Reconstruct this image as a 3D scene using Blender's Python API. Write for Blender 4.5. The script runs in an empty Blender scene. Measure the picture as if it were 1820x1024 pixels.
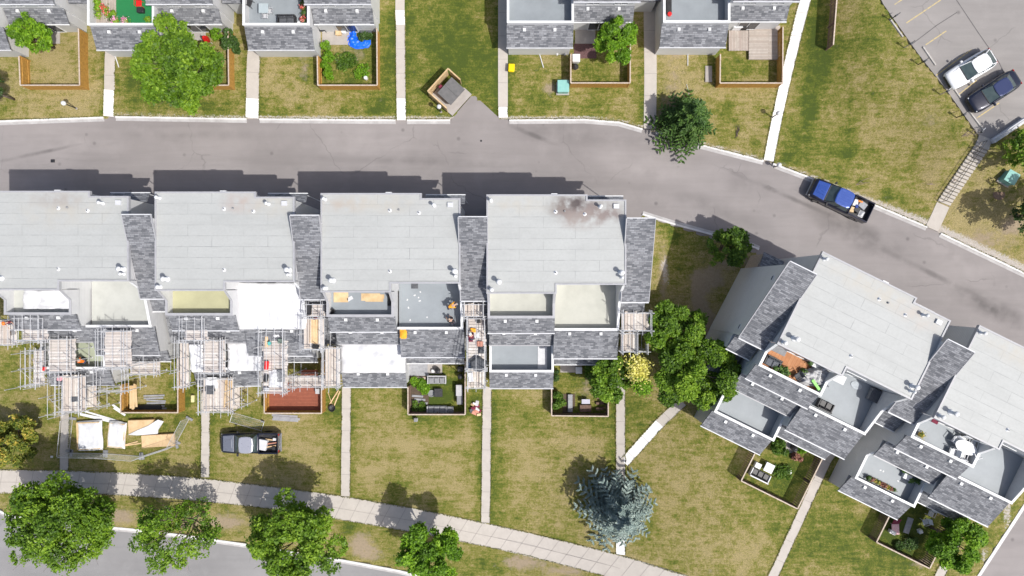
import bpy, bmesh, math, random
import numpy as np
from mathutils import Vector, Matrix, noise as mnoise
R = math.radians
rnd = random.Random(7)
sc = bpy.context.scene
col = sc.collection

# ------------------------------------------------------------------ camera, sky, sun, exposure
H = 66.0; F = 1213.0
cam = bpy.data.cameras.new('camera'); camo = bpy.data.objects.new('camera', cam); col.objects.link(camo)
cam.sensor_width = 36.0; cam.lens = 36.0 * F / 1820.0; cam.clip_start = 0.5; cam.clip_end = 3000
camo.location = (0, 0, H); camo.rotation_euler = (0, 0, 0)
sc.camera = camo
SD = Vector((0.535, -0.384, 1.0)).normalized()          # direction towards the sun
elev = math.asin(SD.z); azi = math.atan2(SD.x, SD.y)
w = bpy.data.worlds.new('World'); sc.world = w; w.use_nodes = True
nt = w.node_tree
sky = nt.nodes.new('ShaderNodeTexSky'); sky.sky_type = 'NISHITA'; sky.sun_disc = False
sky.dust_density = 3.0; sky.ozone_density = 0.3; sky.air_density = 0.8; sky.sun_elevation = elev; sky.sun_rotation = azi
bg = nt.nodes['Background']; bg.inputs['Strength'].default_value = 0.13
nt.links.new(sky.outputs[0], bg.inputs[0])
sun = bpy.data.lights.new('sun', 'SUN'); sun.energy = 3.7; sun.angle = R(0.53); sun.color = (1, 0.97, 0.92)
suno = bpy.data.objects.new('sun', sun); col.objects.link(suno)
suno.rotation_euler = (-SD).to_track_quat('-Z', 'Y').to_euler(); suno.location = (40, -30, 90)
sc.view_settings.view_transform = 'Standard'; sc.view_settings.look = 'None'
sc.view_settings.gamma = 1.0; sc.view_settings.use_curve_mapping = False
sc.view_settings.exposure = 0.22

# ------------------------------------------------------------------ layout helpers
def P(px, py, z=0.0):
    s = (H - z) / F
    return Vector(((px - 910) * s, -(py - 512) * s, z))
def sst(t):
    t = np.clip(t, 0, 1); return t * t * (3 - 2 * t)
KT = [(-400,218),(0,216),(190,209),(205,208),(440,212),(700,214),(905,214),(1040,213),(1100,218),(1142,230),(1165,233),(1245,258),(1370,290),(1450,320),(1500,342),(1648,404),(1665,412),(1820,486),(2300,710)]
LOT = [(1540,-60),(1570,7),(1634,98),(1679,155),(1730,227),(1752,256),(1768,251),(1805,226),(2100,20),(2400,-200)]
def w0(p, z): q = P(p[0], p[1], z); return (q.x, q.y)
KTW = [w0(p, 2.1) for p in KT]
LOTW = [w0(p, 5.0) for p in LOT]
def segdist(x, y, pts):
    d = np.full(np.shape(x), 1e9)
    for (ax, ay), (bx, by) in zip(pts[:-1], pts[1:]):
        vx, vy = bx - ax, by - ay; L = vx * vx + vy * vy
        t = np.clip(((x - ax) * vx + (y - ay) * vy) / L, 0, 1)
        d = np.minimum(d, np.hypot(x - ax - t * vx, y - ay - t * vy))
    return d
def inpoly(x, y, poly):
    x = np.asarray(x, float); y = np.asarray(y, float)
    c = np.zeros(np.shape(x), bool); n = len(poly); j = n - 1
    for i in range(n):
        xi, yi = poly[i]; xj, yj = poly[j]
        if yi != yj:
            c ^= ((yi > y) != (yj > y)) & (x < (xj - xi) * (y - yi) / (yj - yi) + xi)
        j = i
    return c
LOTP = LOTW + [(200, 200), (20, 200)]
KNP = KTW + [(200, 200), (-200, 200)]
def G(x, y):
    x = np.asarray(x, float); y = np.asarray(y, float)
    t = sst((x - 0.35 * np.minimum(y, 12) - 8) / 22.0)
    zn = 1.8 * sst((y + 8) / 14.0) + 0.7 * sst((y - 13) / 8.0)
    z = 2.3 - (2.3 - zn) * (1 - t)
    north = inpoly(x, y, KNP)
    dk = segdist(x, y, KTW); dl = segdist(x, y, LOTW)
    f = dk / (dk + dl + 1e-6)
    f = np.where(inpoly(x, y, LOTP), 1.0, f)
    f = np.where(north, f, 0.0)
    z2 = sst((f - 0.22) / 0.74) * sst((x - 24) / 9.0)
    return z + (5.0 - z) * z2
def PG(px, py, off=0.0):
    z = 0.0
    for _ in range(12):
        q = P(px, py, z + off); z = 0.5 * z + 0.5 * float(G(q.x, q.y))
    q = P(px, py, z + off); return q
SA, SBT = PG(1676, 362), PG(1747, 257)
G_base = G
def G(x, y):
    z = G_base(x, y); x = np.asarray(x, float); y = np.asarray(y, float)
    dx, dy = SBT.x - SA.x, SBT.y - SA.y; L2 = dx * dx + dy * dy
    t = ((x - SA.x) * dx + (y - SA.y) * dy) / L2; tc = np.clip(t, 0, 1)
    d = np.hypot(x - SA.x - tc * dx, y - SA.y - tc * dy)
    w_ = sst((3.2 - d) / 2.2)
    return z * (1 - w_) + (SA.z + (SBT.z - SA.z) * tc) * w_
def gz(x, y): return float(G(x, y))

# ------------------------------------------------------------------ materials
MATS = {}
def nodes_of(name):
    m = bpy.data.materials.new(name); m.use_nodes = True
    n = m.node_tree.nodes; l = m.node_tree.links
    b = n['Principled BSDF']
    return m, n, l, b
def coord(n, l, kind='Object', scale=None):
    if kind == 'World':
        g = n.new('ShaderNodeNewGeometry'); o = g.outputs['Position']
    else:
        t = n.new('ShaderNodeTexCoord'); o = t.outputs['Object']
        if kind == 'Rand':
            oi = n.new('ShaderNodeObjectInfo'); mu = n.new('ShaderNodeMath'); mu.operation = 'MULTIPLY'; mu.inputs[1].default_value = 61.0; l.new(oi.outputs['Random'], mu.inputs[0])
            ad = n.new('ShaderNodeVectorMath'); ad.operation = 'ADD'; l.new(o, ad.inputs[0]); l.new(mu.outputs[0], ad.inputs[1]); o = ad.outputs[0]
    if scale:
        mp = n.new('ShaderNodeMapping'); mp.inputs['Scale'].default_value = scale; l.new(o, mp.inputs[0]); o = mp.outputs[0]
    return o
def noise(n, l, c, scale, detail=4, rough=0.55):
    t = n.new('ShaderNodeTexNoise'); t.inputs['Scale'].default_value = scale
    t.inputs['Detail'].default_value = detail; t.inputs['Roughness'].default_value = rough
    l.new(c, t.inputs['Vector']); return t.outputs['Fac']
def ramp(n, l, f, a, b, ca=(0,0,0,1), cb=(1,1,1,1)):
    r = n.new('ShaderNodeValToRGB'); r.color_ramp.elements[0].position = a; r.color_ramp.elements[1].position = b
    r.color_ramp.elements[0].color = ca; r.color_ramp.elements[1].color = cb
    l.new(f, r.inputs[0]); return r.outputs[0]
def mix(n, l, f, a, b, mode='MIX'):
    m = n.new('ShaderNodeMix'); m.data_type = 'RGBA'; m.blend_type = mode
    for k, v in ((0, f), (6, a), (7, b)):
        if hasattr(v, 'links') or isinstance(v, bpy.types.NodeSocket): l.new(v, m.inputs[k])
        elif k == 0: m.inputs[0].default_value = v
        else: m.inputs[k].default_value = (*v, 1) if len(v) == 3 else v
    return m.outputs[2]
def math_(n, l, op, a, b=None):
    m = n.new('ShaderNodeMath'); m.operation = op
    for k, v in ((0, a), (1, b)):
        if v is None: continue
        if isinstance(v, bpy.types.NodeSocket): l.new(v, m.inputs[k])
        else: m.inputs[k].default_value = v
    return m.outputs[0]
def bump(n, l, b, f, strength=0.3, dist=0.02):
    u = n.new('ShaderNodeBump'); u.inputs['Strength'].default_value = strength; u.inputs['Distance'].default_value = dist
    l.new(f, u.inputs['Height']); l.new(u.outputs[0], b.inputs['Normal'])
def mk(name, c1, c2=None, scale=4.0, rough=0.75, metal=0.0, detail=5, bmp=0.0, lo=0.3, hi=0.7, emis=None):
    if name in MATS: return MATS[name]
    m, n, l, b = nodes_of(name)
    b.inputs['Roughness'].default_value = rough; b.inputs['Metallic'].default_value = metal
    if c2 is None: c2 = tuple(max(0, v * 0.78) for v in c1)
    c = coord(n, l)
    f = noise(n, l, c, scale, detail)
    o = ramp(n, l, f, lo, hi, (*c1, 1), (*c2, 1)); l.new(o, b.inputs['Base Color'])
    if bmp: bump(n, l, b, noise(n, l, c, scale * 4, 4), bmp)
    MATS[name] = m; return m

def shingle(name, dark=(0.095,0.10,0.113), light=(0.275,0.282,0.30), rot=False):
    m, n, l, b = nodes_of(name); c = coord(n, l, 'Rand')
    if rot:
        mp = n.new('ShaderNodeMapping'); mp.inputs['Rotation'].default_value = (0, 0, R(90)); l.new(c, mp.inputs[0]); c = mp.outputs[0]
    nz = n.new('ShaderNodeTexNoise'); nz.inputs['Scale'].default_value = 0.9; l.new(c, nz.inputs['Vector'])
    br = n.new('ShaderNodeTexBrick'); l.new(c, br.inputs['Vector'])
    br.inputs['Scale'].default_value = 1.0; br.inputs['Brick Width'].default_value = 0.42; br.inputs['Row Height'].default_value = 0.13
    br.inputs['Mortar Size'].default_value = 0.010; br.inputs['Mortar Smooth'].default_value = 0.3; br.offset = 0.37; br.squash = 0.7; br.squash_frequency = 3
    br.inputs['Color1'].default_value = (*dark, 1); br.inputs['Color2'].default_value = (*light, 1); br.inputs['Mortar'].default_value = (0.06,0.06,0.07,1)
    g = noise(n, l, c, 60, 2); big = noise(n, l, c, 0.55, 5, .65)
    o = mix(n, l, ramp(n, l, g, 0.35, 0.7), br.outputs[0], (0.20,0.21,0.225)); 
    mm = n.new('ShaderNodeMix'); mm.data_type = 'RGBA'; mm.inputs[0].default_value = 0.22; l.new(br.outputs[0], mm.inputs[6]); l.new(o, mm.inputs[7])
    o2 = mix(n, l, 0.6, mm.outputs[2], ramp(n, l, big, 0.3, 0.7, (0.74,0.74,0.74,1), (1.22,1.22,1.21,1)), 'MULTIPLY')
    l.new(o2, b.inputs['Base Color']); b.inputs['Roughness'].default_value = 0.9
    bump(n, l, b, br.outputs[1], 0.5, 0.012)
    return m
SH = shingle('asphalt_shingle'); 
def siding():
    m, n, l, b = nodes_of('grey_siding'); c = coord(n, l)
    s = n.new('ShaderNodeSeparateXYZ'); l.new(c, s.inputs[0])
    fr = math_(n, l, 'FRACT', math_(n, l, 'MULTIPLY', s.outputs[2], 5.0))
    lines = ramp(n, l, fr, 0.0, 0.16, (0.42,0.43,0.44,1), (0.62,0.625,0.63,1))
    o = mix(n, l, 0.3, lines, ramp(n, l, noise(n, l, c, 0.9, 4), 0.3, 0.7, (0.8,0.8,0.79,1), (1.05,1.05,1.05,1)), 'MULTIPLY')
    l.new(o, b.inputs['Base Color']); b.inputs['Roughness'].default_value = 0.55
    bump(n, l, b, fr, 0.4, 0.02); return m
SIDING = siding()
def membrane(stains, tone=(0.42,0.432,0.422)):
    m, n, l, b = nodes_of('roof_membrane'); c = coord(n, l)
    br = n.new('ShaderNodeTexBrick'); l.new(c, br.inputs['Vector'])
    br.inputs['Scale'].default_value = 1.0; br.inputs['Brick Width'].default_value = 4.6; br.inputs['Row Height'].default_value = 0.89
    br.inputs['Mortar Size'].default_value = 0.022; br.inputs['Mortar Smooth'].default_value = 0.5; br.offset = 0.43
    t2 = tuple(v * 0.965 for v in tone)
    br.inputs['Color1'].default_value = (*tone, 1); br.inputs['Color2'].default_value = (*t2, 1); br.inputs['Mortar'].default_value = (0.19,0.20,0.20,1)
    cr_ = coord(n, l, 'Rand'); big = noise(n, l, cr_, 0.35, 5); fine = noise(n, l, cr_, 5, 6, 0.75)
    o = mix(n, l, ramp(n, l, big, 0.35, 0.72), br.outputs[0], tuple(v * 0.90 for v in tone))
    # a fraction of the seams only shows here and there
    o = mix(n, l, math_(n, l, 'MULTIPLY', ramp(n, l, noise(n, l, c, 1.3, 2), 0.42, 0.62), 0.6), o, tuple(v * 0.97 for v in tone))
    o = mix(n, l, math_(n, l, 'MULTIPLY', ramp(n, l, noise(n, l, coord(n, l, 'Rand', (.25, 1.2, 1)), 0.8, 6, .7), 0.48, 0.72), 0.6), o, tuple(v * 0.80 for v in tone))
    o = mix(n, l, math_(n, l, 'MULTIPLY', ramp(n, l, fine, 0.45, 0.75), 0.40), o, (0.30,0.305,0.295))
    dist = n.new('ShaderNodeTexNoise'); dist.inputs['Scale'].default_value = 1.1; dist.inputs['Detail'].default_value = 6; l.new(c, dist.inputs['Vector'])
    for (u, v, ru, rv, cc, st) in stains:
        mp = n.new('ShaderNodeMapping'); l.new(c, mp.inputs[0])
        mp.inputs['Location'].default_value = (-u / ru, v / rv, 0); mp.inputs['Scale'].default_value = (1 / ru, 1 / rv, 0)
        va = n.new('ShaderNodeVectorMath'); va.operation = 'LENGTH'; l.new(mp.outputs[0], va.inputs[0])
        f = math_(n, l, 'SUBTRACT', 1.55, va.outputs['Value'])
        f = math_(n, l, 'MULTIPLY', f, ramp(n, l, dist.outputs[0], 0.32, 0.62))
        fm = n.new('ShaderNodeMath'); fm.operation = 'MULTIPLY'; fm.use_clamp = True; l.new(f, fm.inputs[0]); fm.inputs[1].default_value = st
        o = mix(n, l, fm.outputs[0], o, cc)
    l.new(o, b.inputs['Base Color']); b.inputs['Roughness'].default_value = 0.6
    bump(n, l, b, br.outputs[1], 0.4, 0.01)
    return m

WHITE = mk('white_trim', (0.74,0.75,0.76), (0.62,0.63,0.64), 2, 0.5)
TRIM = mk('grey_flashing', (0.40,0.405,0.42), (0.33,0.33,0.35), 2, 0.45)
FASC = mk('pale_fascia', (0.62,0.63,0.65), (0.52,0.53,0.55), 2, 0.5)
GLASS = mk('window_glass', (0.03,0.035,0.04), (0.06,0.07,0.08), 3, 0.08)
BLACK = mk('black_plastic', (0.015,0.015,0.017), (0.035,0.035,0.038), 6, 0.5)
DGREY = mk('dark_grey_fabric', (0.06,0.065,0.075), (0.11,0.115,0.125), 6, 0.85)
MGREY = mk('mid_grey_fabric', (0.20,0.205,0.215), (0.28,0.285,0.295), 5, 0.85)
LGREY = mk('light_grey_fabric', (0.40,0.40,0.41), (0.52,0.52,0.53), 3, 0.8, bmp=0.4)
TARP = mk('white_tarp', (0.72,0.72,0.73), (0.54,0.55,0.57), 1.6, 0.5, bmp=0.3)
STEEL = mk('galvanised_steel', (0.64,0.645,0.66), (0.44,0.45,0.47), 7, 0.4, 0.15)
PLANK = None
def planks(name, c1, c2, wid, rot=0.0, mortar=(0.08,0.06,0.05), ln=3.0, gap=0.008, coords='Object'):
    if name in MATS: return MATS[name]
    m, n, l, b = nodes_of(name); c = coord(n, l, coords)
    mp = n.new('ShaderNodeMapping'); mp.inputs['Rotation'].default_value = (0, 0, rot); l.new(c, mp.inputs[0]); c = mp.outputs[0]
    br = n.new('ShaderNodeTexBrick'); l.new(c, br.inputs['Vector']); br.inputs['Scale'].default_value = 1.0
    br.inputs['Brick Width'].default_value = ln; br.inputs['Row Height'].default_value = wid; br.inputs['Mortar Size'].default_value = gap
    br.inputs['Color1'].default_value = (*c1, 1); br.inputs['Color2'].default_value = (*c2, 1); br.inputs['Mortar'].default_value = (*mortar, 1); br.offset = 0.4
    o = mix(n, l, ramp(n, l, noise(n, l, c, 3.0, 6, 0.7), 0.4, 0.75), br.outputs[0], tuple((a + d) * 0.36 for a, d in zip(c1, c2)))
    l.new(o, b.inputs['Base Color']); b.inputs['Roughness'].default_value = 0.75; bump(n, l, b, br.outputs[1], 0.5, 0.01)
    MATS[name] = m; return m
PLANK = planks('scaffold_planks', (0.50,0.44,0.40), (0.70,0.67,0.64), 0.25, 0.0, (0.25,0.2,0.17))
PLANKY = planks('scaffold_planks_lengthwise', (0.52,0.44,0.38), (0.70,0.66,0.61), 0.25, R(90), (0.25,0.2,0.17))
DECKW = planks('weathered_deck_boards', (0.40,0.34,0.29), (0.50,0.45,0.40), 0.14)
DECKV = planks('weathered_deck_boards_upright', (0.38,0.31,0.27), (0.47,0.42,0.37), 0.14, R(90))
REDDECK = planks('red_stained_boards', (0.27,0.075,0.04), (0.32,0.10,0.055), 0.14, 0, (0.1,0.03,0.02))
ORDECK = planks('orange_stained_boards', (0.44,0.185,0.075), (0.52,0.25,0.115), 0.30, R(90), (0.35,0.12,0.04), gap=0.012)
FENCEM = mk('orange_brown_fence_wood', (0.50,0.28,0.06), (0.33,0.17,0.035), 5, 0.8)
FENCED = mk('dark_brown_fence_wood', (0.11,0.065,0.045), (0.20,0.13,0.10), 5, 0.85)
FRAIL = mk('pale_fence_rail', (0.58,0.50,0.42), (0.40,0.31,0.24), 6, 0.8)
WOOD = mk('raw_lumber', (0.72,0.52,0.30), (0.58,0.40,0.22), 4, 0.7)
PLY = mk('plywood', (0.66,0.50,0.30), (0.50,0.34,0.17), 1.6, 0.7)
BARK = mk('tree_bark', (0.16,0.125,0.10), (0.08,0.06,0.05), 6, 0.9, bmp=0.6)
PALEBARK = mk('pale_tree_bark', (0.38,0.29,0.24), (0.22,0.16,0.13), 6, 0.9)
SOIL = mk('garden_soil', (0.07,0.05,0.035), (0.12,0.09,0.06), 5, 0.95, bmp=0.6)
def concrete(name, c1, c2, joint=1.5, rot=0.0, jm=0.75, coords='World', dirt=0.5):
    m, n, l, b = nodes_of(name); c = coord(n, l, coords)
    f = noise(n, l, c, 1.2, 6, 0.7); g = noise(n, l, c, 14, 4, 0.8)
    o = ramp(n, l, f, 0.3, 0.7, (*c1, 1), (*c2, 1))
    o = mix(n, l, math_(n, l, 'MULTIPLY', ramp(n, l, g, 0.5, 0.85), dirt), o, tuple(v * 0.7 for v in c2))
    l.new(o, b.inputs['Base Color']); b.inputs['Roughness'].default_value = 0.85; bump(n, l, b, g, 0.25, 0.01)
    return m
CONC = concrete('path_concrete', (0.50,0.462,0.415), (0.43,0.395,0.355))
CONCW = concrete('new_white_concrete', (0.82,0.81,0.80), (0.74,0.73,0.72), dirt=0.15)
KERBM = concrete('kerb_concrete', (0.74,0.73,0.72), (0.54,0.53,0.52))
GUTM = concrete('gutter_concrete', (0.50,0.49,0.485), (0.34,0.325,0.32))
JOINT = mk('joint_line', (0.24,0.215,0.20), (0.30,0.27,0.25), 4, 0.9)  # dark colour of the joints between path and pavement slabs
def asphalt(name, base, spots=True, streak=(1,1,1), rot=0.0, stains=()):
    m, n, l, b = nodes_of(name); c = coord(n, l, 'World')
    mp = n.new('ShaderNodeMapping'); mp.inputs['Rotation'].default_value = (0, 0, rot); mp.inputs['Scale'].default_value = (0.10, 1.0, 1.0); l.new(c, mp.inputs[0])
    big = noise(n, l, c, 0.09, 4, 0.6); mid = noise(n, l, c, 0.55, 6, 0.65); st = noise(n, l, mp.outputs[0], 0.9, 5, 0.6); fine = noise(n, l, c, 26, 3, 0.8)
    o = ramp(n, l, big, 0.35, 0.68, (*[v * 1.12 for v in base], 1), (*[v * 0.86 for v in base], 1))
    o = mix(n, l, math_(n, l, 'MULTIPLY', ramp(n, l, st, 0.42, 0.72), 0.5), o, tuple(v * 0.70 for v in base))
    o = mix(n, l, math_(n, l, 'MULTIPLY', ramp(n, l, mid, 0.5, 0.75), 0.35), o, tuple(v * 1.25 for v in base))
    o = mix(n, l, math_(n, l, 'MULTIPLY', ramp(n, l, fine, 0.35, 0.75), 0.30), o, tuple(v * 0.72 for v in base))
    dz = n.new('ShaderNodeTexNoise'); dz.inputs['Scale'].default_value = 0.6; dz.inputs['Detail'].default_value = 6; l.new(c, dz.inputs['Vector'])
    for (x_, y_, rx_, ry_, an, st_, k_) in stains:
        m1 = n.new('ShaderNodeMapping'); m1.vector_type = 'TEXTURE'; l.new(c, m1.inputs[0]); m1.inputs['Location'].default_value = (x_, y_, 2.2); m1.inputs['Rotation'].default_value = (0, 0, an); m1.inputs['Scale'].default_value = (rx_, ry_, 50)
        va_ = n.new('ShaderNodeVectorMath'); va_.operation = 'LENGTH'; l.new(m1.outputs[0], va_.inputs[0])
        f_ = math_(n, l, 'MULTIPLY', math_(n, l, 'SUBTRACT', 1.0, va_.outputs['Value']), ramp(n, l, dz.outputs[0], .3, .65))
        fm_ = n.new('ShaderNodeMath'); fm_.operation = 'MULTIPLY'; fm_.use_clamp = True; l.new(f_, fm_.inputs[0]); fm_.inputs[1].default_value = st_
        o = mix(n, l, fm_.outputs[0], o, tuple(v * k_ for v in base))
    # oil spots and sealed cracks
    vo = n.new('ShaderNodeTexVoronoi'); vo.inputs['Scale'].default_value = 0.42; l.new(c, vo.inputs['Vector'])
    sp = ramp(n, l, vo.outputs['Distance'], 0.03, 0.10, (1,1,1,1), (0,0,0,1))
    o = mix(n, l, math_(n, l, 'MULTIPLY', sp, 0.55), o, tuple(v * 0.35 for v in base))
    wv = n.new('ShaderNodeTexNoise'); wv.inputs['Scale'].default_value = 0.8; wv.inputs['Detail'].default_value = 4; l.new(c, wv.inputs['Vector'])
    va = n.new('ShaderNodeVectorMath'); va.operation = 'ADD'; l.new(c, va.inputs[0]); l.new(wv.outputs['Color'], va.inputs[1])
    ve = n.new('ShaderNodeTexVoronoi'); ve.feature = 'DISTANCE_TO_EDGE'; ve.inputs['Scale'].default_value = 0.13; l.new(va.outputs[0], ve.inputs['Vector'])
    ck = ramp(n, l, ve.outputs['Distance'], 0.002, 0.008, (1,1,1,1), (0,0,0,1))
    ck = math_(n, l, 'MULTIPLY', ck, ramp(n, l, noise(n, l, c, 0.3, 2), 0.5, 0.6))
    o = mix(n, l, math_(n, l, 'MULTIPLY', ck, 0.4), o, tuple(v * 0.45 for v in base))
    l.new(o, b.inputs['Base Color']); b.inputs['Roughness'].default_value = 0.85; bump(n, l, b, fine, 0.35, 0.01)
    return m
RS = []
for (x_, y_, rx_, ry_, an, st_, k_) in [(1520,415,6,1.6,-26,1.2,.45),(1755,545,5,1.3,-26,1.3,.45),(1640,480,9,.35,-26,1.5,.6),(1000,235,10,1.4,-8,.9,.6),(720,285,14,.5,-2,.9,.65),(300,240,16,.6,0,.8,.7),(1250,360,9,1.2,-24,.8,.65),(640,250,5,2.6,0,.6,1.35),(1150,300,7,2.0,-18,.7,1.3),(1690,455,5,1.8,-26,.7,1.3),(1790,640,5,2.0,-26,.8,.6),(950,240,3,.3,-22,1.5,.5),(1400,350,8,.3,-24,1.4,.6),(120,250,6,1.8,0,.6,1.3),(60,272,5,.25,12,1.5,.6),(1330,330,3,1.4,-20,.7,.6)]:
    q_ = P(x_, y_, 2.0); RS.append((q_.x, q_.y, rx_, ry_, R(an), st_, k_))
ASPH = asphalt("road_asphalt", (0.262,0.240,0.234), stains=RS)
ASPHB = asphalt("street_asphalt", (0.265,0.260,0.262), rot=R(6))
ASPHL = asphalt("car_park_asphalt", (0.275,0.258,0.246), rot=R(35))
def grassmat():
    m, n, l, b = nodes_of('mown_grass'); c = coord(n, l, 'World')
    at = n.new('ShaderNodeAttribute'); at.attribute_name = 'cover'; s = n.new('ShaderNodeSeparateColor'); l.new(at.outputs['Color'], s.inputs[0])
    lush, dirt, gravel = s.outputs[0], s.outputs[1], s.outputs[2]
    n1 = noise(n, l, c, 0.30, 6, 0.68); n2 = noise(n, l, c, 1.5, 5, 0.75); n3 = noise(n, l, c, 5.5, 5, 0.85); n4 = noise(n, l, c, 16, 3, 0.8)
    mp = n.new('ShaderNodeMapping'); mp.inputs['Scale'].default_value = (0.35, 2.2, 1); l.new(c, mp.inputs[0]); n5 = noise(n, l, mp.outputs[0], 1.6, 4, 0.7)
    t = math_(n, l, 'ADD', lush, math_(n, l, 'MULTIPLY', math_(n, l, 'SUBTRACT', n1, 0.5), 1.7))
    t = math_(n, l, 'ADD', t, math_(n, l, 'MULTIPLY', math_(n, l, 'SUBTRACT', n2, 0.5), 1.5))
    t = math_(n, l, 'ADD', t, math_(n, l, 'MULTIPLY', math_(n, l, 'SUBTRACT', n3, 0.5), 1.9))
    t = math_(n, l, 'ADD', t, math_(n, l, 'MULTIPLY', math_(n, l, 'SUBTRACT', n5, 0.5), 1.2))
    r = n.new('ShaderNodeValToRGB'); cr = r.color_ramp
    cr.elements[0].position = 0.05; cr.elements[0].color = (0.47,0.375,0.175,1)
    cr.elements[1].position = 1.0; cr.elements[1].color = (0.065,0.105,0.006,1)
    for p, cc in ((0.30,(0.36,0.300,0.105)), (0.5,(0.255,0.240,0.045)), (0.75,(0.135,0.170,0.010))):
        e = cr.elements.new(p); e.color = (*cc, 1)
    l.new(t, r.inputs[0])
    o = mix(n, l, math_(n, l, 'MULTIPLY', ramp(n, l, n4, 0.38, 0.62), 0.68), r.outputs[0], (0.045,0.055,0.010))
    dm = math_(n, l, 'ADD', dirt, math_(n, l, 'MULTIPLY', math_(n, l, 'SUBTRACT', n2, 0.5), 2.0))
    o = mix(n, l, math_(n, l, 'MULTIPLY', ramp(n, l, dm, 0.30, 0.80), 0.9), o, ramp(n, l, n3, 0.3, 0.7, (0.40,0.315,0.225,1), (0.27,0.21,0.145,1)))
    gm = math_(n, l, 'ADD', gravel, math_(n, l, 'MULTIPLY', math_(n, l, 'SUBTRACT', n3, 0.5), 1.6))
    o = mix(n, l, ramp(n, l, gm, 0.5, 0.7), o, ramp(n, l, n4, 0.3, 0.7, (0.62,0.58,0.53,1), (0.34,0.30,0.26,1)))
    l.new(o, b.inputs['Base Color']); b.inputs['Roughness'].default_value = 0.95
    hh = math_(n, l, 'ADD', n3, n4); bump(n, l, b, hh, 0.9, 0.06)
    return m
GRASS = grassmat()

# ------------------------------------------------------------------ mesh helpers
class MB:
    def __init__(s): s.v = []; s.f = []; s.mi = []
    def add(s, vs, fs):
        k = len(s.v); s.v += [tuple(p) for p in vs]; s.f += [tuple(i + k for i in f) for f in fs]; return s
    def box(s, x0, x1, y0, y1, z0, z1):
        if x0 > x1: x0, x1 = x1, x0
        if y0 > y1: y0, y1 = y1, y0
        return s.add([(x0,y0,z0),(x1,y0,z0),(x1,y1,z0),(x0,y1,z0),(x0,y0,z1),(x1,y0,z1),(x1,y1,z1),(x0,y1,z1)],
                     [(3,2,1,0),(4,5,6,7),(0,1,5,4),(1,2,6,5),(2,3,7,6),(3,0,4,7)])
    def bbox(s, x0, x1, y0, y1, z0, z1, b=0.03):
        """box with bevelled vertical and top edges"""
        if x0 > x1: x0, x1 = x1, x0
        if y0 > y1: y0, y1 = y1, y0
        def ring(i, z): return [(x0+i+b,y0+i,z),(x1-i-b,y0+i,z),(x1-i,y0+i+b,z),(x1-i,y1-i-b,z),(x1-i-b,y1-i,z),(x0+i+b,y1-i,z),(x0+i,y1-i-b,z),(x0+i,y0+i+b,z)]
        return s.loft([ring(0, z0), ring(0, z1 - b), ring(b, z1)])
    def loft(s, rings, cap=True):
        n = len(rings[0]); vs = [p for r in rings for p in r]; fs = []
        for k in range(len(rings) - 1):
            for i in range(n):
                j = (i + 1) % n; fs.append((k*n+i, k*n+j, (k+1)*n+j, (k+1)*n+i))
        if cap: fs.append(tuple(range(n - 1, -1, -1))); fs.append(tuple(range((len(rings)-1)*n, len(rings)*n)))
        return s.add(vs, fs)
    def prism(s, poly, z0, z1):
        a = sum(poly[i-1][0]*poly[i][1] - poly[i][0]*poly[i-1][1] for i in range(len(poly)))
        if a < 0: poly = poly[::-1]
        return s.loft([[(x, y, z0) for x, y in poly], [(x, y, z1) for x, y in poly]])
    def slope(s, x0, x1, y0, y1, z0, z1, t=0.14):
        """slab whose height runs z0 at y0 to z1 at y1"""
        vs = [(x0,y0,z0),(x1,y0,z0),(x1,y1,z1),(x0,y1,z1)]; lo = [(x, y, z - t) for x, y, z in vs]
        return s.add(vs + lo, [(0,3,2,1) if y1 > y0 else (0,1,2,3)][0:0] + [(3,2,1,0),(4,5,6,7),(0,1,5,4),(1,2,6,5),(2,3,7,6),(3,0,4,7)])
    def side(s, x0, x1, prof):
        """solid between x0 and x1 whose (y,z) outline is prof"""
        return s.loft([[(x0, y, z) for y, z in prof], [(x1, y, z) for y, z in prof]])
    def tube(s, pts, r, n=6, r2=None, cap=True):
        pts = [Vector(p) for p in pts]; rings = []; L = len(pts)
        for i, p in enumerate(pts):
            d = (pts[min(i+1, L-1)] - pts[max(i-1, 0)]).normalized()
            a = Vector((0,0,1)) if abs(d.z) < 0.9 else Vector((1,0,0))
            u = d.cross(a).normalized(); v = d.cross(u)
            rr = r if r2 is None else r + (r2 - r) * i / max(1, L - 1)
            rings.append([tuple(p + (u * math.cos(2*math.pi*k/n) + v * math.sin(2*math.pi*k/n)) * rr) for k in range(n)])
        return s.loft(rings, cap)
    def lathe(s, cx, cy, prof, n=14):
        return s.loft([[(cx + r*math.cos(2*math.pi*k/n), cy + r*math.sin(2*math.pi*k/n), z) for k in range(n)] for r, z in prof])
    def build(s, name, mat, parent=None, smooth=False, recalc=True):
        me = bpy.data.meshes.new(name); me.from_pydata(s.v, [], s.f)
        if recalc:
            bm = bmesh.new(); bm.from_mesh(me); bmesh.ops.recalc_face_normals(bm, faces=bm.faces); bm.to_mesh(me); bm.free()
        if smooth: me.polygons.foreach_set('use_smooth', [True] * len(me.polygons))
        me.materials.append(mat); o = bpy.data.objects.new(name, me); col.objects.link(o)
        if parent: o.parent = parent
        return o
LABELS = {}
def tag(o, label=None, cat=None, group=None, kind=None):
    if label: o['label'] = label; LABELS[label] = LABELS.get(label, 0) + 1
    if cat: o['category'] = cat
    if group: o['group'] = group
    if kind: o['kind'] = kind
    return o
def empty(name, loc, rz=0.0, label=None, cat=None, group=None):
    o = bpy.data.objects.new(name, None); col.objects.link(o); o.location = loc; o.rotation_euler = (0, 0, rz); o.empty_display_size = 0.3
    return tag(o, label, cat, group)
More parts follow.
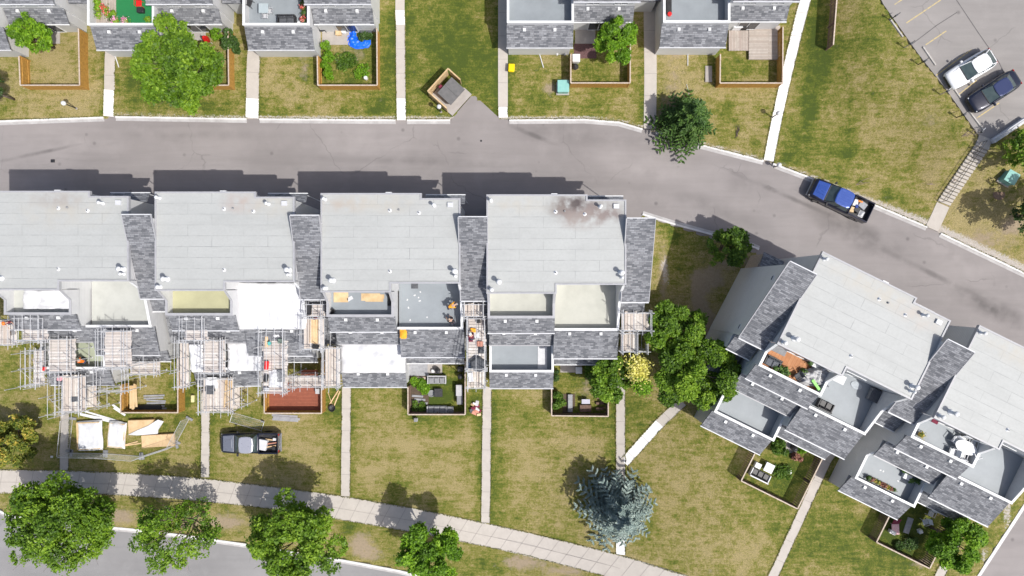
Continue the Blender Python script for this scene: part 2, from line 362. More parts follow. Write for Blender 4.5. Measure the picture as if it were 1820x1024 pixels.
def copy_tree(o, parent=None):
    c = o.copy(); col.objects.link(c); c.parent = parent
    for ch in list(o.children): copy_tree(ch, c)
    return c

# ------------------------------------------------------------------ ground sheet
CXS = np.concatenate([np.array([-900,-400,-200,-110,-75]), np.arange(-62, 66.01, 0.4), np.array([80,120,220,420,900])])
CYS = np.concatenate([np.array([-900,-400,-200,-100,-60]), np.arange(-38, 38.01, 0.4), np.array([50,70,110,200,400,900])])
gx, gy = np.meshgrid(CXS, CYS); GZ = G(np.clip(gx, -300, 70), np.clip(gy, -60, 60))
SP = F / (H - GZ); PXg = 910 + gx * SP; PYg = 512 - gy * SP
ktx = [p[0] for p in KT]; kty = [p[1] for p in KT]
KB = [(-400,400),(1130,396),(1142,381),(1200,400),(1290,431),(1345,447),(1420,520),(1600,610),(1760,660),(1900,740),(2300,960)]
kbx = [p[0] for p in KB]; kby = [p[1] for p in KB]
SS = [(-400,810),(-60,885),(0,909),(16,917),(100,928),(209,939),(253,943),(346,955),(441,969),(613,997),(710,1015),(900,1062),(1400,1190),(2300,1400)]
ssx = [p[0] for p in SS]; ssy = [p[1] for p in SS]
CR = [(1700,1080),(1742,1020),(1822,897),(1960,690),(2000,640),(2500,1200),(1700,1300)]
roadm = (PYg > np.interp(PXg, ktx, kty)) & (PYg < np.interp(PXg, kbx, kby))
streetm = PYg > np.interp(PXg, ssx, ssy)
lotm = inpoly(gx, gy, LOTP)
crm = inpoly(PXg, PYg, CR)
APR = [(801,214),(838,170),(888,208),(890,216)]
apm = inpoly(PXg, PYg, APR)
Z = GZ.copy(); Z[roadm | crm | apm] -= 0.35; Z[streetm] -= 0.35; Z[lotm] -= 0.3
# cover map: lushness, bare soil, gravel, built from patches seen in the lawns
lush = np.full(gx.shape, 0.36); dirt = np.zeros(gx.shape); grav = np.zeros(gx.shape)
LB = [(800,90,85,130,.58),(690,60,30,110,.38),(870,150,30,60,.3),(1450,60,26,140,.25),(240,150,40,50,.35),(330,190,120,22,.28),(60,60,100,60,-.12),(100,170,110,35,-.18),(560,185,120,25,.05),(480,130,30,30,-.2),(650,120,30,80,.15),
 (1010,175,110,35,.22),(940,130,40,40,.15),(1200,130,40,60,-.22),(1300,190,60,40,0.0),(1450,100,50,90,.35),(1560,60,60,60,.28),(1420,250,60,40,.18),(1550,170,90,60,.0),(1640,190,60,60,.02),(1500,280,90,40,.18),(1650,300,90,60,-.05),(1740,340,60,80,-.18),(1750,400,60,40,-.25),
 (1200,440,30,60,.30),(1230,420,40,40,.2),(1195,530,25,50,-.05),(1280,530,60,50,-.1),
 (30,680,45,70,.14),(60,740,40,50,-.18),(85,725,20,18,.35),(240,760,130,60,.08),(310,730,30,40,.2),(180,740,90,20,.3),(340,660,30,60,.3),(340,770,20,60,.05),(440,820,120,45,-.05),(520,780,70,70,-.1),(400,740,60,15,.2),(590,720,20,40,.3),
 (630,780,14,120,.18),(735,800,100,70,-.14),(780,740,110,24,.2),(740,705,110,20,.15),(850,780,16,90,.2),(700,880,80,25,.08),(885,800,16,120,.22),(985,800,90,80,-.10),(1000,740,100,30,.18),(1090,800,16,100,.18),(1000,920,70,50,.1),
 (1130,740,24,60,.25),(1240,820,110,90,-.06),(1200,780,50,50,.05),(1350,900,80,80,.08),(1300,960,120,50,-.14),(1170,960,60,50,.14),(1390,980,40,60,.12),(1460,940,50,80,.35),(1560,990,70,50,.3),(1600,950,60,60,.2),
 (1760,960,40,60,.2),(60,895,60,15,.05),(260,900,90,15,.1),(420,930,70,20,.0),(650,950,60,20,.2),(850,990,90,30,.25),(100,140,55,50,-.06),(600,120,50,30,.35),(1060,130,55,20,.2),(1330,120,60,30,.25),
 (745,700,18,40,.45),(780,690,50,55,.62),(1040,680,60,60,.28),(1400,830,70,60,.40),(1610,940,60,60,.55),(560,900,60,40,.02)]
WS = [(1435,165,14),(1432,180,10),(1438,148,8),(1440,192,14),(1443,205,8),(1433,215,7),(1290,195,12),(1345,250,12),(1398,280,9),(1508,275,14),(1515,228,10),(1485,337,8),(1530,322,10),(1577,345,12),(1595,350,8),(1608,355,8),(1635,258,6),(1624,282,7),(1565,198,5),(455,170,8),(500,135,10),(515,152,8),(530,195,6),(605,197,8),(680,190,14),(660,195,10),(770,85,8),(820,100,6),(1100,160,8),(1060,150,6),(960,140,6),(540,140,6),(700,900,8),(330,715,10),(985,960,8),(1505,890,10),(620,940,8),(860,1000,10),(200,900,8),(1190,400,14),(1200,420,12)]
for px, py, r_ in WS: lush += .5 * np.exp(-(((PXg - px) / r_) ** 2 + ((PYg - py) / r_) ** 2))
for px, py, rx, ry, v in LB:
    lush += v * np.exp(-(((PXg - px) / rx) ** 2 + ((PYg - py) / ry) ** 2))
DB = [(975,158,14,12,1.0),(1255,500,24,20,1.0),(1243,545,12,26,1.0),(1262,585,16,22,1.0),(1290,470,28,10,.8),(1320,455,16,14,.9),(1179,490,8,55,.9),(1775,345,10,10,.4),(1800,400,30,20,.8),(1745,250,10,10,.6),
 (215,918,30,14,1.0),(400,928,42,14,1.0),(340,930,20,10,.5),(640,965,22,20,1.0),(660,985,26,12,.8),(930,1000,40,14,1.0),(1010,1015,40,10,.9),(1195,150,20,60,.5),(1180,220,40,40,.6),(1265,1015,20,10,.4),(1085,960,16,14,.7),
 (450,115,12,40,.3),(470,98,50,6,.6),(1000,96,60,5,.5),(1220,97,60,5,.5),(540,117,10,30,.6),(1740,430,60,24,.7),(1660,215,30,14,.45),(640,100,20,18,.5),(615,90,10,10,.5),(300,560,14,30,.8),(240,540,20,30,.9),(1560,300,10,10,0),(1050,690,30,20,.6),(1640,1000,20,8,.8)]
for px, py, rx, ry, v in DB + [(1242,525,10,34,1.2),(1258,575,14,26,1.2),(1262,494,26,12,1.0),(1285,600,20,10,.8)]:
    dirt += v * np.exp(-(((PXg - px) / rx) ** 2 + ((PYg - py) / ry) ** 2))
kd = np.interp(PXg, ktx, kty) - PYg
side = np.where((PXg > 200), 0.62, 0.35) + 0.15 * np.clip((PXg - 1400) / 200, 0, 1)
grav += 1.15 * side * np.exp(-((np.clip(kd, 0, 200) - 3) / (7 + 12 * np.clip((PXg - 1450) / 250, 0, 1))) ** 2) * (kd > -6)
for px, py, rx, ry, v in [(1180,470,9,22,.75),(1185,500,8,20,.6),(1305,470,14,6,.7),(1790,900,10,60,.8),(1750,985,10,30,.7)]:
    grav += v * np.exp(-(((PXg - px) / rx) ** 2 + ((PYg - py) / ry) ** 2))
for (ax, ay), (bx, by), v, wd_ in [((1240,850),(1345,975),-.3,4),((1265,845),(1370,965),-.28,4),((1215,870),(1320,995),-.2,5),((1130,790),(1215,880),-.15,6),((640,790),(840,783),-.2,5),((640,812),(840,806),.15,5),((640,835),(840,832),-.2,5),((890,790),(1090,780),-.2,6),((890,812),(1085,806),.15,5),((890,845),(1050,840),-.2,6),((60,640),(105,740),-.35,7),((1480,60),(1430,250),.1,9),((1400,905),(1340,1010),.25,6),((1455,840),(1392,975),.22,6),((20,625),(60,760),.15,8),((470,775),(590,770),-.15,6),((460,800),(590,800),-.2,6)]:
    lush += v * np.exp(-(segdist(PXg, PYg, [(ax, ay), (bx, by)]) / wd_) ** 2)
for pl in ([(607,690),(604,880)],[(625,690),(623,880)],[(857,692),(854,926)],[(876,692),(873,930)],[(1093,700),(1093,820)],[(1113,720),(1113,800)],[(703,0),(704,208)],[(722,0),(723,208)],[(903,100),(904,205)],[(1142,95),(1142,222)],[(886,20),(886,200)],[(439,95),(438,205)],[(186,80),(184,200)],[(462,95),(461,205)],[(357,740),(356,845)],[(376,740),(375,845)]):
    lush += .30 * np.exp(-(segdist(PXg, PYg, pl) / 7.0) ** 2)
ny, nx = gx.shape
verts = np.stack([gx, gy, Z], -1).reshape(-1, 3)
idx = np.arange(ny * nx).reshape(ny, nx)
quads = np.stack([idx[:-1,:-1], idx[:-1,1:], idx[1:,1:], idx[1:,:-1]], -1).reshape(-1, 4)
def np_mesh(name, verts, quads, mat, colors=None, attr='cover', smooth=False):
    me = bpy.data.meshes.new(name); nv, nf = len(verts), len(quads); k = quads.shape[1]
    me.vertices.add(nv); me.vertices.foreach_set('co', np.asarray(verts, np.float32).ravel())
    me.loops.add(nf * k); me.loops.foreach_set('vertex_index', quads.astype(np.int32).ravel())
    me.polygons.add(nf); me.polygons.foreach_set('loop_start', np.arange(0, nf * k, k, dtype=np.int32))
    if smooth: me.polygons.foreach_set('use_smooth', np.ones(nf, bool))
    if colors is not None:
        a = me.color_attributes.new(attr, 'FLOAT_COLOR', 'POINT'); a.data.foreach_set('color', np.asarray(colors, np.float32).ravel())
    me.update(calc_edges=True); me.validate(); me.materials.append(mat)
    o = bpy.data.objects.new(name, me); col.objects.link(o); return o
cc = np.stack([np.clip(lush, 0, 1.1), np.clip(dirt, 0, 1), np.clip(grav, 0, 1), np.ones_like(lush)], -1).reshape(-1, 4)
tag(np_mesh('ground', verts, quads, GRASS, cc, smooth=True), kind='structure')

def sheet(name, A, B, mat, off, na, nb, kind='structure'):
    """sheet between two pixel polylines of the ground, draped at off above it"""
    def res(pl, n):
        pl = np.array(pl, float); d = np.r_[0, np.cumsum(np.hypot(*np.diff(pl, axis=0).T))]; t = np.linspace(0, d[-1], n)
        return np.stack([np.interp(t, d, pl[:, 0]), np.interp(t, d, pl[:, 1])], -1)
    a, b = res(A, na), res(B, na); vs = []
    for i in range(na):
        for j in range(nb + 1):
            q = a[i] + (b[i] - a[i]) * j / nb; p = PG(q[0], q[1]); vs.append((p.x, p.y, p.z + off))
    ix = np.arange(na * (nb + 1)).reshape(na, nb + 1)
    q = np.stack([ix[:-1,:-1], ix[:-1,1:], ix[1:,1:], ix[1:,:-1]], -1).reshape(-1, 4)
    o = np_mesh(name, np.array(vs), q, mat); return tag(o, kind=kind) if kind else o
xs = np.linspace(-400, 2300, 140)
sheet('road', [(x, np.interp(x, ktx, kty) - 2) for x in xs], [(x, np.interp(x, kbx, kby) + 3) for x in xs], ASPH, -0.10, 160, 16)
xs = np.linspace(-400, 2300, 60)
sheet('street', [(x, np.interp(x, ssx, ssy) - 2) for x in xs], [(x, np.interp(x, ssx, ssy) + 420) for x in xs], ASPHB, -0.12, 70, 6)
sheet('side_road', [(1700,1086),(1742,1022),(1822,899),(1960,692)], [(1950,1300),(2010,1150),(2080,1000),(2250,800)], ASPH, -0.104, 30, 6)
sheet('apron', [(801,218),(801,212),(838,170)], [(889,218),(888,210),(842,168)], ASPH, -0.06, 8, 4)
lm = MB(); lm.prism([(x, y) for x, y in LOTW] + [(120, 60), (30, 60)], 4.7, 4.985); tag(lm.build('car_park', ASPHL), kind='structure')

def ribbon(name, pl, wpx, mat, off=0.035, thick=0.10, joints=1.5, kind='structure'):
    """raised slab along a pixel centre line; width in metres"""
    pts = [PG(*p) for p in pl]; out = [pts[0]]
    for a, b in zip(pts[:-1], pts[1:]):
        k = max(1, int((b - a).length / 1.0))
        for i in range(1, k + 1): out.append(a.lerp(b, i / k))
    m = MB(); rings = []
    for i, p in enumerate(out):
        d = out[min(i+1, len(out)-1)] - out[max(i-1, 0)]; d.z = 0; d.normalize(); nn = Vector((-d.y, d.x, 0))
        l_, r_ = p + nn * wpx / 2, p - nn * wpx / 2
        zl, zr = gz(l_.x, l_.y) + off, gz(r_.x, r_.y) + off
        rings.append([(l_.x, l_.y, zl - thick), (r_.x, r_.y, zr - thick), (r_.x, r_.y, zr), (l_.x, l_.y, zl)])
    m.loft(rings); o = m.build(name, mat); tag(o, kind=kind)
    if joints:
        j = MB(); acc = 0.0
        for a, b in zip(out[:-1], out[1:]):
            L = (b - a).length
            acc += L
            if acc >= joints:
                acc = 0; d = (b - a).normalized(); nn = Vector((-d.y, d.x, 0)); c = []
                for sx, sy in ((-1,-1),(1,-1),(1,1),(-1,1)):
                    q = b + nn * (wpx / 2 - 0.02) * sx + d * 0.014 * sy; c.append((q.x, q.y, gz(q.x, q.y) + off + 0.005))
                j.add(c, [(0,1,2,3)])
        if j.v: jo = j.build('path_joint', JOINT, o)
    return o
PATHS = [([(197,84),(195,160)],.98,CONC),([(194,160),(193,207)],.95,CONCW),([(452,84),(449,175)],1.2,CONC),([(449,175),(448,210)],1.2,CONCW),([(711,-60),(711,18)],.85,CONC),([(711,18),(712,44)],.85,CONCW),([(712,44),(713,175)],.85,CONC),([(713,175),(713.5,214)],.85,CONCW),
 ([(894,-60),(894,190)],.9,CONC),([(894,190),(894.5,209)],.86,CONCW),([(1154,-60),(1155,229)],1.15,CONC),([(1448,-60),(1430,2),(1400,125),(1383,200),(1366,286)],.92,CONCW),
 ([(366,690),(365,848)],.82,CONC),([(616,688),(614,882)],.86,CONC),([(866,688),(863,930)],.84,CONC),([(1103,670),(1103,950)],.84,CONC),([(1103,950),(1103,986)],.84,CONCW),([(1213,714),(1172,753)],.9,CONC),([(1172,753),(1109,822)],.9,CONCW),
 ([(1540,720),(1500,770),(1468,820),(1362,1050)],.85,CONC),([(1700,960),(1662,1040)],.85,CONC),([(117,660),(114,835)],.82,CONC),([(1256,545),(1215,712)],.7,CONC)][:-1]
for pl, wd, mt in PATHS: ribbon('path', pl, wd, mt)
# wide pavement beside the street
ST = [(-300,815),(-60,833),(0,834.5),(105,836),(200,839),(340,848),(480,864),(604,881),(740,904),(880,933),(1000,961),(1109,988),(1225,1024),(1500,1110)]
SB = [(-300,870),(-60,877),(0,877),(105,877),(190,879),(329,888),(470,902.6),(600,923),(740,947),(880,975),(980,999),(1071,1023),(1180,1058),(1460,1150)]
sheet('pavement', ST, SB, CONC, 0.04, 90, 3)
jm = MB()
for k in range(3, 66):
    t = k / 66.0
    def at(pl):
        pl = np.array(pl, float); d = np.r_[0, np.cumsum(np.hypot(*np.diff(pl, axis=0).T))]
        return np.interp(t * d[-1], d, pl[:, 0]), np.interp(t * d[-1], d, pl[:, 1])
    a, b = PG(*at(ST)), PG(*at(SB)); d = (b - a).normalized(); s = Vector((-d.y, d.x, 0)) * 0.016; zz = Vector((0, 0, 0.05))
    jm.add([a - s + zz, b - s + zz, b + s + zz, a + s + zz], [(0,1,2,3)])
mid = [((a[0] + b[0]) / 2, (a[1] + b[1]) / 2 + 1) for a, b in zip(ST, SB)]
for a, b in zip(mid[:-1], mid[1:]):
    a, b = PG(*a), PG(*b); d = (b - a).normalized(); s = Vector((-d.y, d.x, 0)) * 0.014; zz = Vector((0, 0, 0.051))
    jm.add([a - s + zz, b - s + zz, b + s + zz, a + s + zz], [(0,1,2,3)])
tag(jm.build('pavement_joints', JOINT), kind='structure')

def kerb(pl, w1=0.17, w2=0.24, side=-1, gut=True):
    pts = [PG(*p) for p in pl]; out = [pts[0]]
    for a, b in zip(pts[:-1], pts[1:]):
        k = max(1, int((b - a).length / 1.2))
        for i in range(1, k + 1): out.append(a.lerp(b, i / k))
    m = MB(); g = MB(); rk = []; rg = []
    for i, p in enumerate(out):
        d = out[min(i+1, len(out)-1)] - out[max(i-1, 0)]; d.z = 0; d.normalize(); nn = Vector((-d.y, d.x, 0)) * side
        z = gz(p.x, p.y); jt = mnoise.noise(Vector((p.x*0.6, p.y*0.6, 3))) * 0.02
        A = p - nn * (w1/2 + jt); B = p + nn * w1/2; C = p + nn * (w1/2 + w2)
        rk.append([(A.x,A.y,z-.3),(B.x,B.y,z-.3),(B.x,B.y,z+.035),(A.x,A.y,z+.05)])
        rg.append([(B.x,B.y,z-.3),(C.x,C.y,z-.3),(C.x,C.y,z-.085),(B.x,B.y,z-.07)])
    m.loft(rk); o = m.build('kerb', KERBM); tag(o, kind='structure')
    if gut: g.loft(rg); g.build('kerb_gutter', GUTM, o)
def kpath(x0, x1):
    return [(x0, float(np.interp(x0, ktx, kty)))] + [p for p in KT if x0 < p[0] < x1] + [(x1, float(np.interp(x1, ktx, kty)))]
for a, b in ((-300,184),(205,438),(461,703),(723,800),(905,1142),(1166,1180),(1240,1357),(1374,1648),(1672,2200)): kerb(kpath(a, b))
kerb([(1142,381),(1200,399),(1281,421)], side=1); kerb([(1320,431),(1349,443)], side=1)
kerb([(x, y) for x, y in SS[:-1]], w1=0.22, w2=0.22)
kerb([(1700,1084),(1742,1020),(1822,897),(1960,690)], w1=0.3, side=-1, gut=False)
# car park markings
YEL = mk('worn_yellow_paint', (0.52,0.41,0.19), (0.34,0.30,0.22), 5, 0.8, lo=0.45, hi=0.65)
lines = MB()
for (x0,y0),(x1,y1) in [((1611,41),(1672,0)),((1645,80),(1682,55)),((1664,134),(1727,88)),((1704,168),(1736,143)),((1736,210),(1776,183)),((1590,8),(1640,-24)),((1776,250),(1820,214))][:-1]:
    a, b = P(x0, y0, 4.99), P(x1, y1, 4.99); d = (b - a).normalized(); s = Vector((-d.y, d.x, 0)) * 0.05
    lines.add([a - s, b - s, b + s, a + s], [(0,1,2,3)])
tag(lines.build('car_park_lines', YEL), kind='structure')
dk = MB()
DKL = mk('tar_seam', (0.09,0.085,0.085), (0.14,0.13,0.13), 3, 0.9)
for pl in [[(1619,80),(1665,45),(1701,22)],[(1700,0),(1740,60),(1775,110),(1800,160)]]:
    for p0, p1 in zip(pl[:-1], pl[1:]):
        a, b = P(*p0, 4.992), P(*p1, 4.992); d = (b - a).normalized(); s = Vector((-d.y, d.x, 0)) * 0.035
        dk.add([a - s, b - s, b + s, a + s], [(0,1,2,3)])
tag(dk.build('car_park_seams', DKL), kind='structure')

# ------------------------------------------------------------------ townhouses
# local frame of a house: x = along the row, y = -(towards the front garden), z = height
STAIN_BR = (0.24,0.195,0.18); STAIN_BG = (0.42,0.39,0.33)
def cap_ring(m, poly, z0, z1, w):
    """thin metal edge following a rectilinear outline"""
    n = len(poly)
    for i in range(n):
        (x0, y0), (x1, y1) = poly[i], poly[(i+1) % n]
        if abs(x0 - x1) < 1e-6: m.box(x0 - w/2, x0 + w/2, min(y0,y1) - w/2 + 0.002, max(y0,y1) + w/2 - 0.002, z0, z1)
        else: m.box(min(x0,x1) - w/2 + 0.004, max(x0,x1) + w/2 - 0.004, y0 - w/2, y0 + w/2, z0 + 0.003, z1 - 0.003)
def window(root, x, y, z, w_, h_, face='S', name='window', panes=2):
    fr = MB(); gl = MB(); t = 0.06
    if face == 'S':
        y0, y1 = y - 0.05, y + 0.03
        fr.box(x, x+w_, y0, y1, z, z+t); fr.box(x, x+w_, y0, y1, z+h_-t, z+h_)
        fr.box(x, x+t, y0, y1, z+t, z+h_-t); fr.box(x+w_-t, x+w_, y0, y1, z+t, z+h_-t)
        for k in range(1, panes): fr.box(x+w_*k/panes-.025, x+w_*k/panes+.025, y0, y1, z+t, z+h_-t)
        gl.box(x+t, x+w_-t, y-0.02, y+0.005, z+t, z+h_-t)
    else:                                   # faces along -x or +x
        s = -1 if face == 'W' else 1
        x0, x1 = sorted((x + 0.05*s, x - 0.03*s))
        fr.box(x0, x1, y, y+w_, z, z+t); fr.box(x0, x1, y, y+w_, z+h_-t, z+h_)
        fr.box(x0, x1, y, y+t, z+t, z+h_-t); fr.box(x0, x1, y+w_-t, y+w_, z+t, z+h_-t)
        gl.box(*sorted((x + 0.02*s, x - 0.005*s)), y+t, y+w_-t, z+t, z+h_-t)
    o = fr.build(name, WHITE, root); gl.build('pane', GLASS, o); return o
HOUSES = {}
class House: pass
def house(key, label, ox, oy, zg=0.0, rot=0.0, deckA=None, deckB=None, low=None, wingR=True, wingL=False, lowerwing=True, stains=(), front_only=False, tone=(0.42,0.432,0.422), parA=TRIM, wtone=None):
    h = House(); HOUSES[key] = h; h.o = (ox, oy, zg); h.rot = rot
    cr_, sr_ = math.cos(rot), math.sin(rot)
    h.W = lambda u, v, z: Vector((ox + u*cr_ + v*sr_, oy + u*sr_ - v*cr_, zg + z))
    root = empty('townhouse', (ox, oy, zg), rot, label, 'townhouse', 'terraced townhouses of one pattern')
    h.root = root; B = -3.0
    w_ = MB()
    w_.prism([(.12,-.12),(8.04,-.12),(8.04,-.54),(11.2,-.54),(11.2,-7.27),(5.63,-7.27),(.12,-7.27)][::1], B, 9.8)
    w_.box(.12, 5.62, -7.27, -7.95, B, 9.8)
    w_.box(.12, 5.5, -7.95, -10.1, B, 7.43); w_.box(.12, 5.5, -10.1, -11.2, B, 7.35)
    w_.box(.1, 5.6, -11.2, -12.4, B, 4.95); w_.box(.1, 5.7, -12.4, -15.1, B, 2.84); w_.box(.1, 5.7, -15.1, -16.7, B, 2.62)
    w_.box(5.62, 11.2, -7.27, -11.15, B, 5.54); w_.box(5.7, 11.2, -11.15, -13.6, B, 5.2); w_.box(5.8, 11.1, -13.6, -14.4, B, 2.8)
    w_.build('wall', SIDING, root)
    # main flat roof with metal edge
    poly = [(0,0),(8.16,0),(8.16,-.42),(11.34,-.42),(11.34,-7.29),(5.63,-7.29),(5.63,-8.02),(0,-8.02)]
    MB().prism(poly, 9.8, 10.0).build('flat_roof', membrane(stains, tone), root)
    e = MB(); cap_ring(e, poly, 9.76, 10.07, 0.13); e.build('roof_edge', TRIM, root)
    # upper left deck
    if deckA is None: deckA = DECKBLUE
    dA = MB().box(.15, 5.48, -8.03, -9.98, 7.44, 7.5).build('deck_floor', deckA, root)
    m = MB()
    for x0, x1 in ((0,.15),(5.48,5.63)): m.side(x0, x1, [(-8.03,7.3),(-8.03,9.78),(-8.9,8.4),(-9.98,8.4),(-9.98,7.3)])
    m.box(0, 5.63, -9.98, -10.13, 7.3, 8.4); m.build('parapet', PARAW, root)
    c = MB(); 
    for x0, x1 in ((-.03,.18),(5.45,5.66)): c.side(x0, x1, [(-8.10,9.66),(-8.10,9.72),(-8.9,8.45),(-9.95,8.45),(-9.95,8.401),(-8.9,8.401)])
    c.box(-.03, 5.66, -9.95, -10.16, 8.402, 8.452); c.build('parapet_cap', parA, root)
    sk = MB().slope(-.05, 5.68, -10.13, -11.49, 7.95, 7.2).build('shingle_roof', SH, root)
    MB().box(-.08, 5.71, -11.49, -11.58, 7.06, 7.2).build('gutter', FASC, root)
    # lower strip over the lower deck
    MB().slope(.0, 5.68, -11.2, -12.72, 5.75, 4.95).build('shingle_roof', SH, root)
    MB().box(-.03, 5.71, -12.72, -12.80, 4.83, 4.96).build('gutter', TRIM, root)
    # lower deck
    if low is None: low = DECKBLUE
    h.low = MB().box(.15, 5.65, -12.4, -15.1, 2.85, 2.9).build('deck_floor', low, root)
    m = MB()
    for x0, x1 in ((0,.15),(5.65,5.8)): m.side(x0, x1, [(-12.41,2.7),(-12.41,4.7),(-13.0,3.9),(-15.1,3.9),(-15.1,2.7)])
    m.box(0, 5.8, -15.1, -15.25, 2.7, 3.9); m.build('parapet', PARAW, root)
    c = MB()
    for x0, x1 in ((-.03,.18),(5.62,5.83)): c.side(x0, x1, [(-12.42,4.7),(-12.42,4.75),(-13.0,3.95),(-15.07,3.95),(-15.07,3.901),(-13.0,3.901)])
    c.box(-.03, 5.83, -15.07, -15.28, 3.902, 3.952); c.build('parapet_cap', WHITE, root)
    MB().slope(-.05, 5.85, -15.25, -16.93, 3.45, 2.55).build('shingle_roof', SH, root)
    MB().box(-.08, 5.88, -16.93, -17.01, 2.42, 2.56).build('gutter', FASC, root)
    # right deck
    if deckB is None: deckB = DECKBLUE
    MB().box(5.65, 11.17, -7.30, -11.15, 5.55, 5.6).build('deck_floor', deckB, root)
    m = MB().side(11.19, 11.34, [(-7.30,5.3),(-7.30,9.78),(-7.9,8.3),(-9.0,7.2),(-11.15,6.45),(-11.15,5.3)])
    m.box(5.64, 11.34, -11.15, -11.3, 5.3, 6.4); m.build('parapet', PARAW, root)
    c = MB().side(11.16, 11.37, [(-7.42,9.5),(-7.42,9.57),(-7.9,8.36),(-9.0,7.26),(-11.12,6.5),(-11.12,6.45),(-9.0,7.2),(-7.9,8.3)])
    c.box(5.62, 11.37, -11.12, -11.33, 6.402, 6.452); c.build('parapet_cap', WHITE, root)
    MB().slope(5.72, 11.42, -11.3, -13.89, 6.05, 5.1).build('shingle_roof', SH, root)
    MB().box(5.69, 11.45, -13.89, -13.98, 4.97, 5.1).build('gutter', FASC, root)
    MB().slope(5.87, 11.2, -13.6, -14.7, 3.5, 2.7).build('shingle_roof', SH, root)
    MB().box(5.85, 11.22, -14.7, -14.78, 2.57, 2.71).build('gutter', WHITE, root)
    # windows and doors
    for x in (6.9, 9.35): window(root, x, -13.6, 3.85, 1.2, .75)
    for x in (.9, 3.9): window(root, x, -16.7, 1.75, 1.0, .42)
    window(root, 7.4, -14.4, .08, 1.9, 2.05, name='patio_door')
    window(root, 2.0, -12.4, 2.95, 1.7, 1.75, name='patio_door')
    window(root, 1.8, -7.95, 7.55, 1.8, 2.0, name='patio_door'); window(root, 7.0, -7.27, 5.65, 1.8, 2.0, name='patio_door')
    # skirt roof vents
    for x, y, z in ((1.45,-10.42,7.80),(4.15,-10.42,7.80),(7.1,-11.62,5.95),(9.85,-11.62,5.95),(1.5,-15.6,3.28),(4.2,-15.6,3.28),(1.3,-11.62,5.55),(4.1,-11.62,5.55),(7.1,-13.78,3.37),(9.85,-13.78,3.37)):
        MB().loft([[(x-.14,y-.16,z-.12),(x+.14,y-.16,z-.12),(x+.14,y+.12,z-.05),(x-.14,y+.12,z-.05)],[(x-.12,y-.14,z+.09),(x+.12,y-.14,z+.09),(x+.12,y+.10,z+.10),(x-.12,y+.10,z+.10)]]).build('roof_vent', WHITE, root)
    # pipes and vents on the flat roof
    for x, y, r, t in ((.3,-.45,.10,.55),(9.25,-.95,.10,.6),(.95,-7.1,.14,.75),(.35,-7.75,.12,.45),(10.95,-6.35,.14,.75),(11.0,-6.75,.09,.6)):
        q = MB(); q.lathe(x, y, [(r*1.9,9.99),(r*1.3,10.05),(r,10.08),(r,10+t)], 12); q.lathe(x, y, [(r*1.45,10+t-.02),(r*1.5,10+t+.05),(r*.7,10+t+.13),(.01,10+t+.15)], 12); q.build('chimney_pipe', WHITE, root, True)
    for x, y in ((5.6,-1.35),(5.6,-6.35),(8.0,-1.55)):
        q = MB(); q.lathe(x, y, [(.17,9.99),(.14,10.03),(.07,10.06),(.07,10.16),(.055,10.16),(.055,10.06)], 10); o = q.build('drain_vent', WHITE, root); MB().lathe(x, y, [(.053,10.05),(.053,10.13)], 8).build('vent_hole', BLACK, o)
    MB().lathe(6.35, -1.3, [(.09,9.99),(.08,10.1),(.05,10.14)], 8).build('drain_vent', MGREY, root)
    MB().box(10.35, 10.8, -.72, -1.1, 9.99, 10.16).build('roof_hatch', FASC, root)
    MB().box(5.25, 5.75, .0, .16, 9.55, 9.98).build('scupper', WHITE, root)
    # canopy on the street side
    if not front_only:
        MB().slope(8.2, 11.6, .28, -.54, 7.2, 7.7, .12).build('canopy_roof', SH, root); MB().box(8.2, 11.62, .28, .36, 7.06, 7.2).build('gutter', WHITE, root)
        q = MB(); q.tube([(11.45,.2,7.1),(11.45,.2,.2)], .04, 6); q.build('downspout', WHITE, root)
    # wings
    def wing(u0, u1, strip=True, lower=True):
        MB().side(u0 + .02, u1 - .12, [(-2.2,B),(-2.2,10.6),(-8.55,8.0),(-8.55,B)]).build('wing_wall', SIDING, root)
        MB().slope(u0 - .03, u1, -2.0, -8.8, 10.9, 8.1, .16).build('wing_roof', SH, root)
        e = MB(); e.box(u0 - .03, u1 + .02, -1.92, -2.0, 10.66, 10.92); e.build('wing_fascia', FASC, root); MB().box(u0 - .05, u1 + .02, -8.8, -8.9, 7.93, 8.09).build('wing_gutter', FASC, root)
        e = MB(); e.slope(u0 - .10, u0 - .03, -2.0, -8.8, 10.93, 8.12, .2); e.slope(u1, u1 + .05, -2.0, -8.8, 10.93, 8.12, .2); e.build('wing_rake', TRIM, root)
        if strip:
            MB().box(u0 + .05, u1 - .2, -8.55, -9.75, B, 6.05).build('wing_wall', SIDING, root)
            MB().slope(u0 + .02, u1 - .05, -8.6, -9.95, 6.9, 6.2, .12).build('wing_roof', SH, root)
            MB().box(u0, u1 - .03, -9.95, -10.03, 6.06, 6.2).build('gutter', WHITE, root)
        if lower:
            MB().slope(u0 + .05, u1 - .05, -9.7, -13.0, 4.4, 3.1, .12).build('wing_roof', SH, root)
            MB().box(u0 + .15, u1 - .25, -9.75, -12.7, B, 3.2).build('wing_wall', SIDING, root)
    if wingR: wing(11.34, 13.62, True, lowerwing)
    if wingL:
        wing(-2.28, -.02)
        MB().slope(-2.1, -.1, -.6, -2.0, 3.3, 4.0, .12).build('porch_roof', SH, root); MB().box(-2.0, -.2, -.75, -2.1, B, 3.1).build('porch_wall', FRAIL, root)
        window(root, -2.26, -3.6, 8.6, .5, .4, 'W'); window(root, -2.26, -8.1, 6.6, .5, .4, 'W')
    return h

